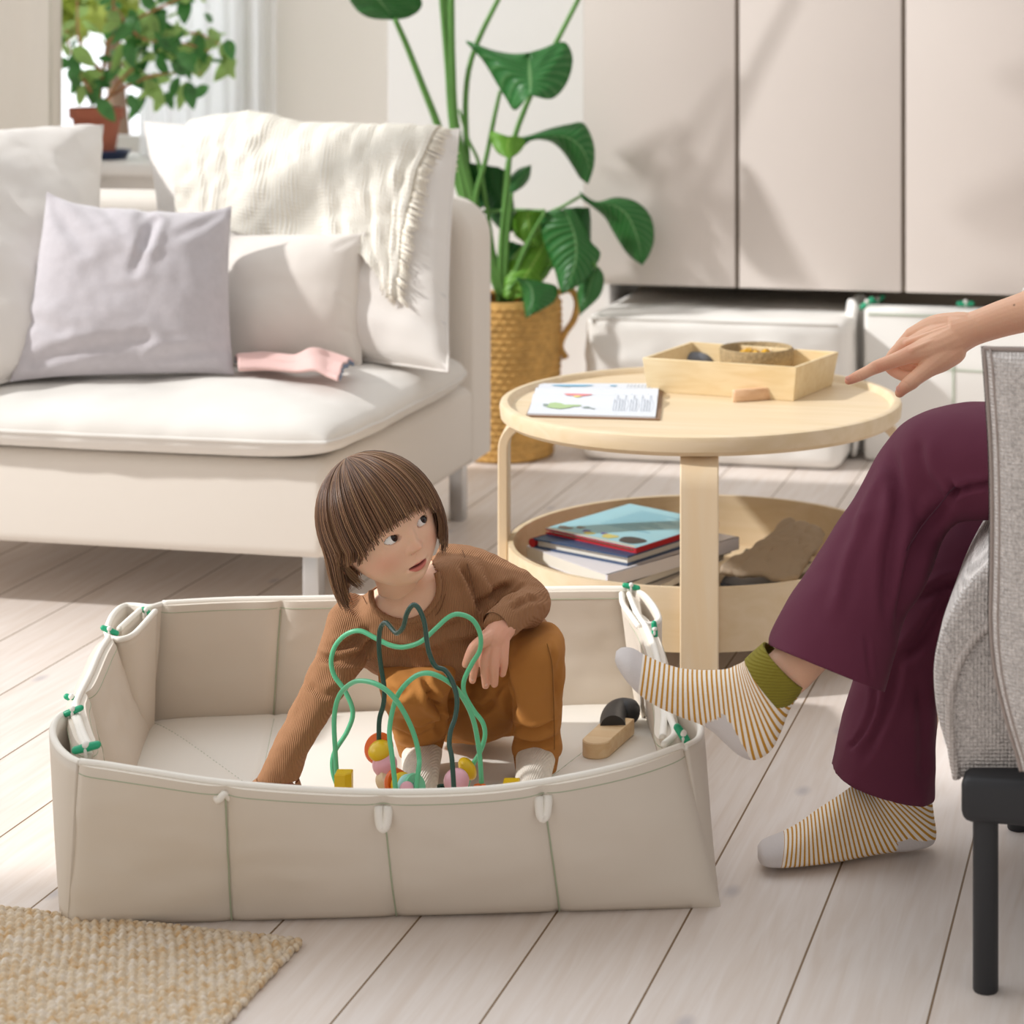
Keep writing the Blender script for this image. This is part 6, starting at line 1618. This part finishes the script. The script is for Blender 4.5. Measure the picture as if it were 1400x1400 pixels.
# open the hems with one straight cut each
def hemcut(me, a, b, yc, d=None):
    A, B = Q(*a, yc), Q(*b, yc); n_ = (B-A).cross(d or CAMD).normalized()
    if n_.z > 0: n_ = -n_
    bm = bmesh.new(); bm.from_mesh(me); bmesh.ops.bisect_plane(bm, geom=bm.verts[:]+bm.edges[:]+bm.faces[:], plane_co=A, plane_no=n_, clear_outer=True, dist=1e-6); bm.to_mesh(me); bm.free()
hemcut(s2, (1045, 879), (1209, 946), 2.69, CAMD+Vector((0, 0, -.27))); hemcut(s1, (1137, 1048), (1275, 1088), 2.90)
for me, nm in ((s2, 'trouser_leg'), (s1, 'trouser_leg')):
    o = link(nm, me, M_pl, adult, 180); so = o.modifiers.new('t', 'SOLIDIFY'); so.thickness = .002
    if me is s2: tl = o
wt3 = worldco(tl)
MB().tube(crv(onto(wt3, [(1345, 652), (1322, 660), (1303, 668), (1285, 690), (1262, 718), (1240, 752), (1222, 785)], 2.72, .0), 60), .0007, 5).build('seam', mat('plum_thread', '#3d1528', .9), tl, 180)

# ---- socks by outline with knitted stripes following the foot
M_stripe = bpy.data.materials.new('striped_sock_knit'); M_stripe.use_nodes = True
nn, ll = M_stripe.node_tree.nodes, M_stripe.node_tree.links; b_ = nn['Principled BSDF']; b_.inputs['Roughness'].default_value = .95
at = nn.new('ShaderNodeAttribute'); at.attribute_name = 'sock'; sp = nn.new('ShaderNodeSeparateColor'); ll.new(at.outputs[0], sp.inputs[0])
def MM(op, a, c=None):
    k = nn.new('ShaderNodeMath'); k.operation = op
    for i, q in enumerate((a, c)):
        if q is None: continue
        if isinstance(q, (int, float)): k.inputs[i].default_value = q
        else: ll.new(q, k.inputs[i])
    return k.outputs[0]
fr_ = MM('FRACT', MM('MULTIPLY', sp.outputs[0], 1.0)); st = MM('LESS_THAN', fr_, .42)
mA = nn.new('ShaderNodeMix'); mA.data_type = 'RGBA'; mA.inputs['A'].default_value = lin('#efe6dc'); mA.inputs['B'].default_value = lin('#bf8a2e'); ll.new(st, mA.inputs['Factor'])
mB = nn.new('ShaderNodeMix'); mB.data_type = 'RGBA'; mB.inputs['B'].default_value = lin('#cfc8c6'); ll.new(mA.outputs['Result'], mB.inputs['A']); ll.new(MM('GREATER_THAN', sp.outputs[1], .5), mB.inputs['Factor'])
ll.new(mB.outputs['Result'], b_.inputs['Base Color'])
tcn = nn.new('ShaderNodeTexCoord'); nz = nn.new('ShaderNodeTexNoise'); nz.inputs['Scale'].default_value = 350; ll.new(tcn.outputs['Object'], nz.inputs[0]); bp = nn.new('ShaderNodeBump'); bp.inputs['Strength'].default_value = .5; bp.inputs['Distance'].default_value = .001; ll.new(nz.outputs[0], bp.inputs['Height']); ll.new(bp.outputs[0], b_.inputs['Normal'])
M_olive = ribbed('olive_rib_cuff', '#857a22', 520, 1.0, 2)
def sockmesh(rings, n, period, toe_i, heel, floor=None, seg=56):
    """rings: outline pairs from toe to cuff; period in ring units; heel: photo polygon"""
    mb = cloft(rings, n, seg, .88); me = mesh(mb.v, mb.f); co = coords(me)
    if floor is not None:
        co[:, 2] = np.where(co[:, 2] < floor+.012, floor+(np.maximum(co[:, 2]-floor, -.012)+.012)*.5, co[:, 2]); setco(me, co)
    x, y, yc = project(co); nv = len(co); att = np.zeros((nv, 3))
    rr = cr([tuple(r)+(0,)*(7-len(r)) for r in rings], n); mid = [Q((r[0]+r[2])/2, (r[1]+r[3])/2, r[4]) for r in rr]; s_ = [0]
    for i in range(1, n): s_.append(s_[-1]+(mid[i]-mid[i-1]).length)
    k = np.minimum(np.arange(nv)//seg, n-1); att[:, 0] = np.array(s_)[k]/period
    att[:, 1] = np.where((k < toe_i*n) | inpoly(x, y, heel), 1, 0)
    setcol(me, att, 'sock'); return me
R1 = [(842, 892, 841, 903, 2.72, .012), (850, 888, 846, 912, 2.72, .024), (864, 890, 858, 928, 2.72, .036), (882, 900, 876, 946, 2.72, .040), (905, 910, 900, 962, 2.715, .040), (930, 917, 930, 976, 2.71, .039), (958, 919, 966, 991, 2.705, .038), (980, 918, 990, 1012, 2.70, .037), (995, 916, 1010, 1030, 2.695, .036), (1006, 911, 1032, 1037, 2.69, .036), (1013, 908, 1054, 1024, 2.685, .036), (1018, 905, 1068, 998, 2.68, .036), (1024, 899, 1080, 968, 2.678, .036), (1036, 888, 1092, 950, 2.675, .036)]
heel1 = [(964, 990), (990, 977), (1003, 995), (1017, 1022), (1029, 1042), (1005, 1050), (955, 1015)]
m1 = sockmesh(R1, 150, .0068, .22, heel1)
k1 = link('sock', m1, M_stripe, adult, 180)
def slv(rings, nm, m, par):
    o = cloft(rings, 20, 44, .9, capa=False, capb=False).build(nm, m, par, 180); so = o.modifiers.new('t', 'SOLIDIFY'); so.thickness = .003; return o
slv([(1018, 903, 1074, 972, 2.679, .0385), (1030, 892, 1088, 955, 2.676, .0385), (1043, 881, 1100, 937, 2.672, .0385)], 'sock_cuff', M_olive, k1)
R2 = [(1036, 1158, 1036, 1172, 2.845, .012), (1042, 1153, 1040, 1178, 2.845, .026), (1054, 1149, 1048, 1183, 2.85, .036), (1074, 1141, 1066, 1187, 2.855, .040), (1095, 1128, 1092, 1188, 2.86, .040), (1115, 1112, 1122, 1187, 2.865, .038), (1135, 1098, 1150, 1183, 2.87, .036), (1155, 1084, 1178, 1178, 2.88, .034), (1172, 1070, 1215, 1170, 2.89, .034), (1182, 1060, 1258, 1166, 2.90, .034), (1184, 1050, 1279, 1146, 2.90, .034), (1186, 1040, 1277, 1115, 2.90, .034), (1188, 1020, 1272, 1080, 2.90, .034)]
heel2 = [(1228, 1150), (1240, 1146), (1262, 1150), (1285, 1147), (1285, 1175), (1222, 1175)]
m2 = sockmesh(R2, 160, .0062, .24, heel2, floor=.001)
link('sock', m2, M_stripe, adult, 180)
SKY, SUN_AZ, SUN_EL, SUN_ST, EXPO = 1.0, 14, 34, 3.0, 0.08
SKY_LO, SKY_MID, SKY_HI = (.59, .56, .53), (.65, .63, .61), (1.75, 1.8, 1.85)
# ================================================================ camera, light, look
sc = bpy.context.scene
cam = bpy.data.cameras.new('camera'); co_ = bpy.data.objects.new('camera', cam); COL.objects.link(co_)
co_.location = (0, 0, H); co_.rotation_euler = (math.pi/2, 0, TH)
cam.sensor_width = 36; cam.lens = 36*F/1400; cam.shift_x = -(CX-700)/1400; cam.shift_y = -(700-CY)/1400; cam.clip_end = 200
cam.dof.use_dof = True; cam.dof.focus_distance = 2.95; cam.dof.aperture_fstop = 5.6
sc.camera = co_
wd = bpy.data.worlds.new('world'); sc.world = wd; wd.use_nodes = True
wn, wl = wd.node_tree.nodes, wd.node_tree.links; bg = wn['Background']; bg.inputs[1].default_value = SKY
tc = wn.new('ShaderNodeTexCoord'); dt = wn.new('ShaderNodeVectorMath'); dt.operation = 'DOT_PRODUCT'; wl.new(tc.outputs['Generated'], dt.inputs[0])
dt.inputs[1].default_value = Vector((-.62, .76, .18)).normalized()
wr = wn.new('ShaderNodeValToRGB'); e = wr.color_ramp.elements; e[0].position = .0; e[0].color = (*SKY_LO, 1); e[1].position = 1; e[1].color = (*SKY_HI, 1); k = e.new(.55); k.color = (*SKY_MID, 1); k = e.new(.80); k.color = (*SKY_HI, 1)
mr = wn.new('ShaderNodeMapRange'); mr.inputs[1].default_value = -1; wl.new(dt.outputs['Value'], mr.inputs[0]); wl.new(mr.outputs[0], wr.inputs[0]); wl.new(wr.outputs[0], bg.inputs[0])
def sun(name, az, el, st, ang, col=(1, .95, .88)):
    l = bpy.data.lights.new(name, 'SUN'); l.energy = st; l.angle = math.radians(ang); l.color = col
    o = bpy.data.objects.new(name, l); COL.objects.link(o)
    d = W(math.cos(math.radians(az)), math.sin(math.radians(az)), -math.tan(math.radians(el))).normalized()
    o.rotation_euler = (-d).to_track_quat('Z', 'Y').to_euler(); o.location = (-3, 3, 4); return o
sun('sun', SUN_AZ, SUN_EL, SUN_ST, 2.5, (1, .985, .965))
sc.view_settings.view_transform = 'Standard'; sc.view_settings.look = 'None'; sc.view_settings.gamma = 1; sc.view_settings.use_curve_mapping = False
sc.view_settings.exposure = EXPO
sc.cycles.max_bounces = 8; sc.cycles.diffuse_bounces = 4
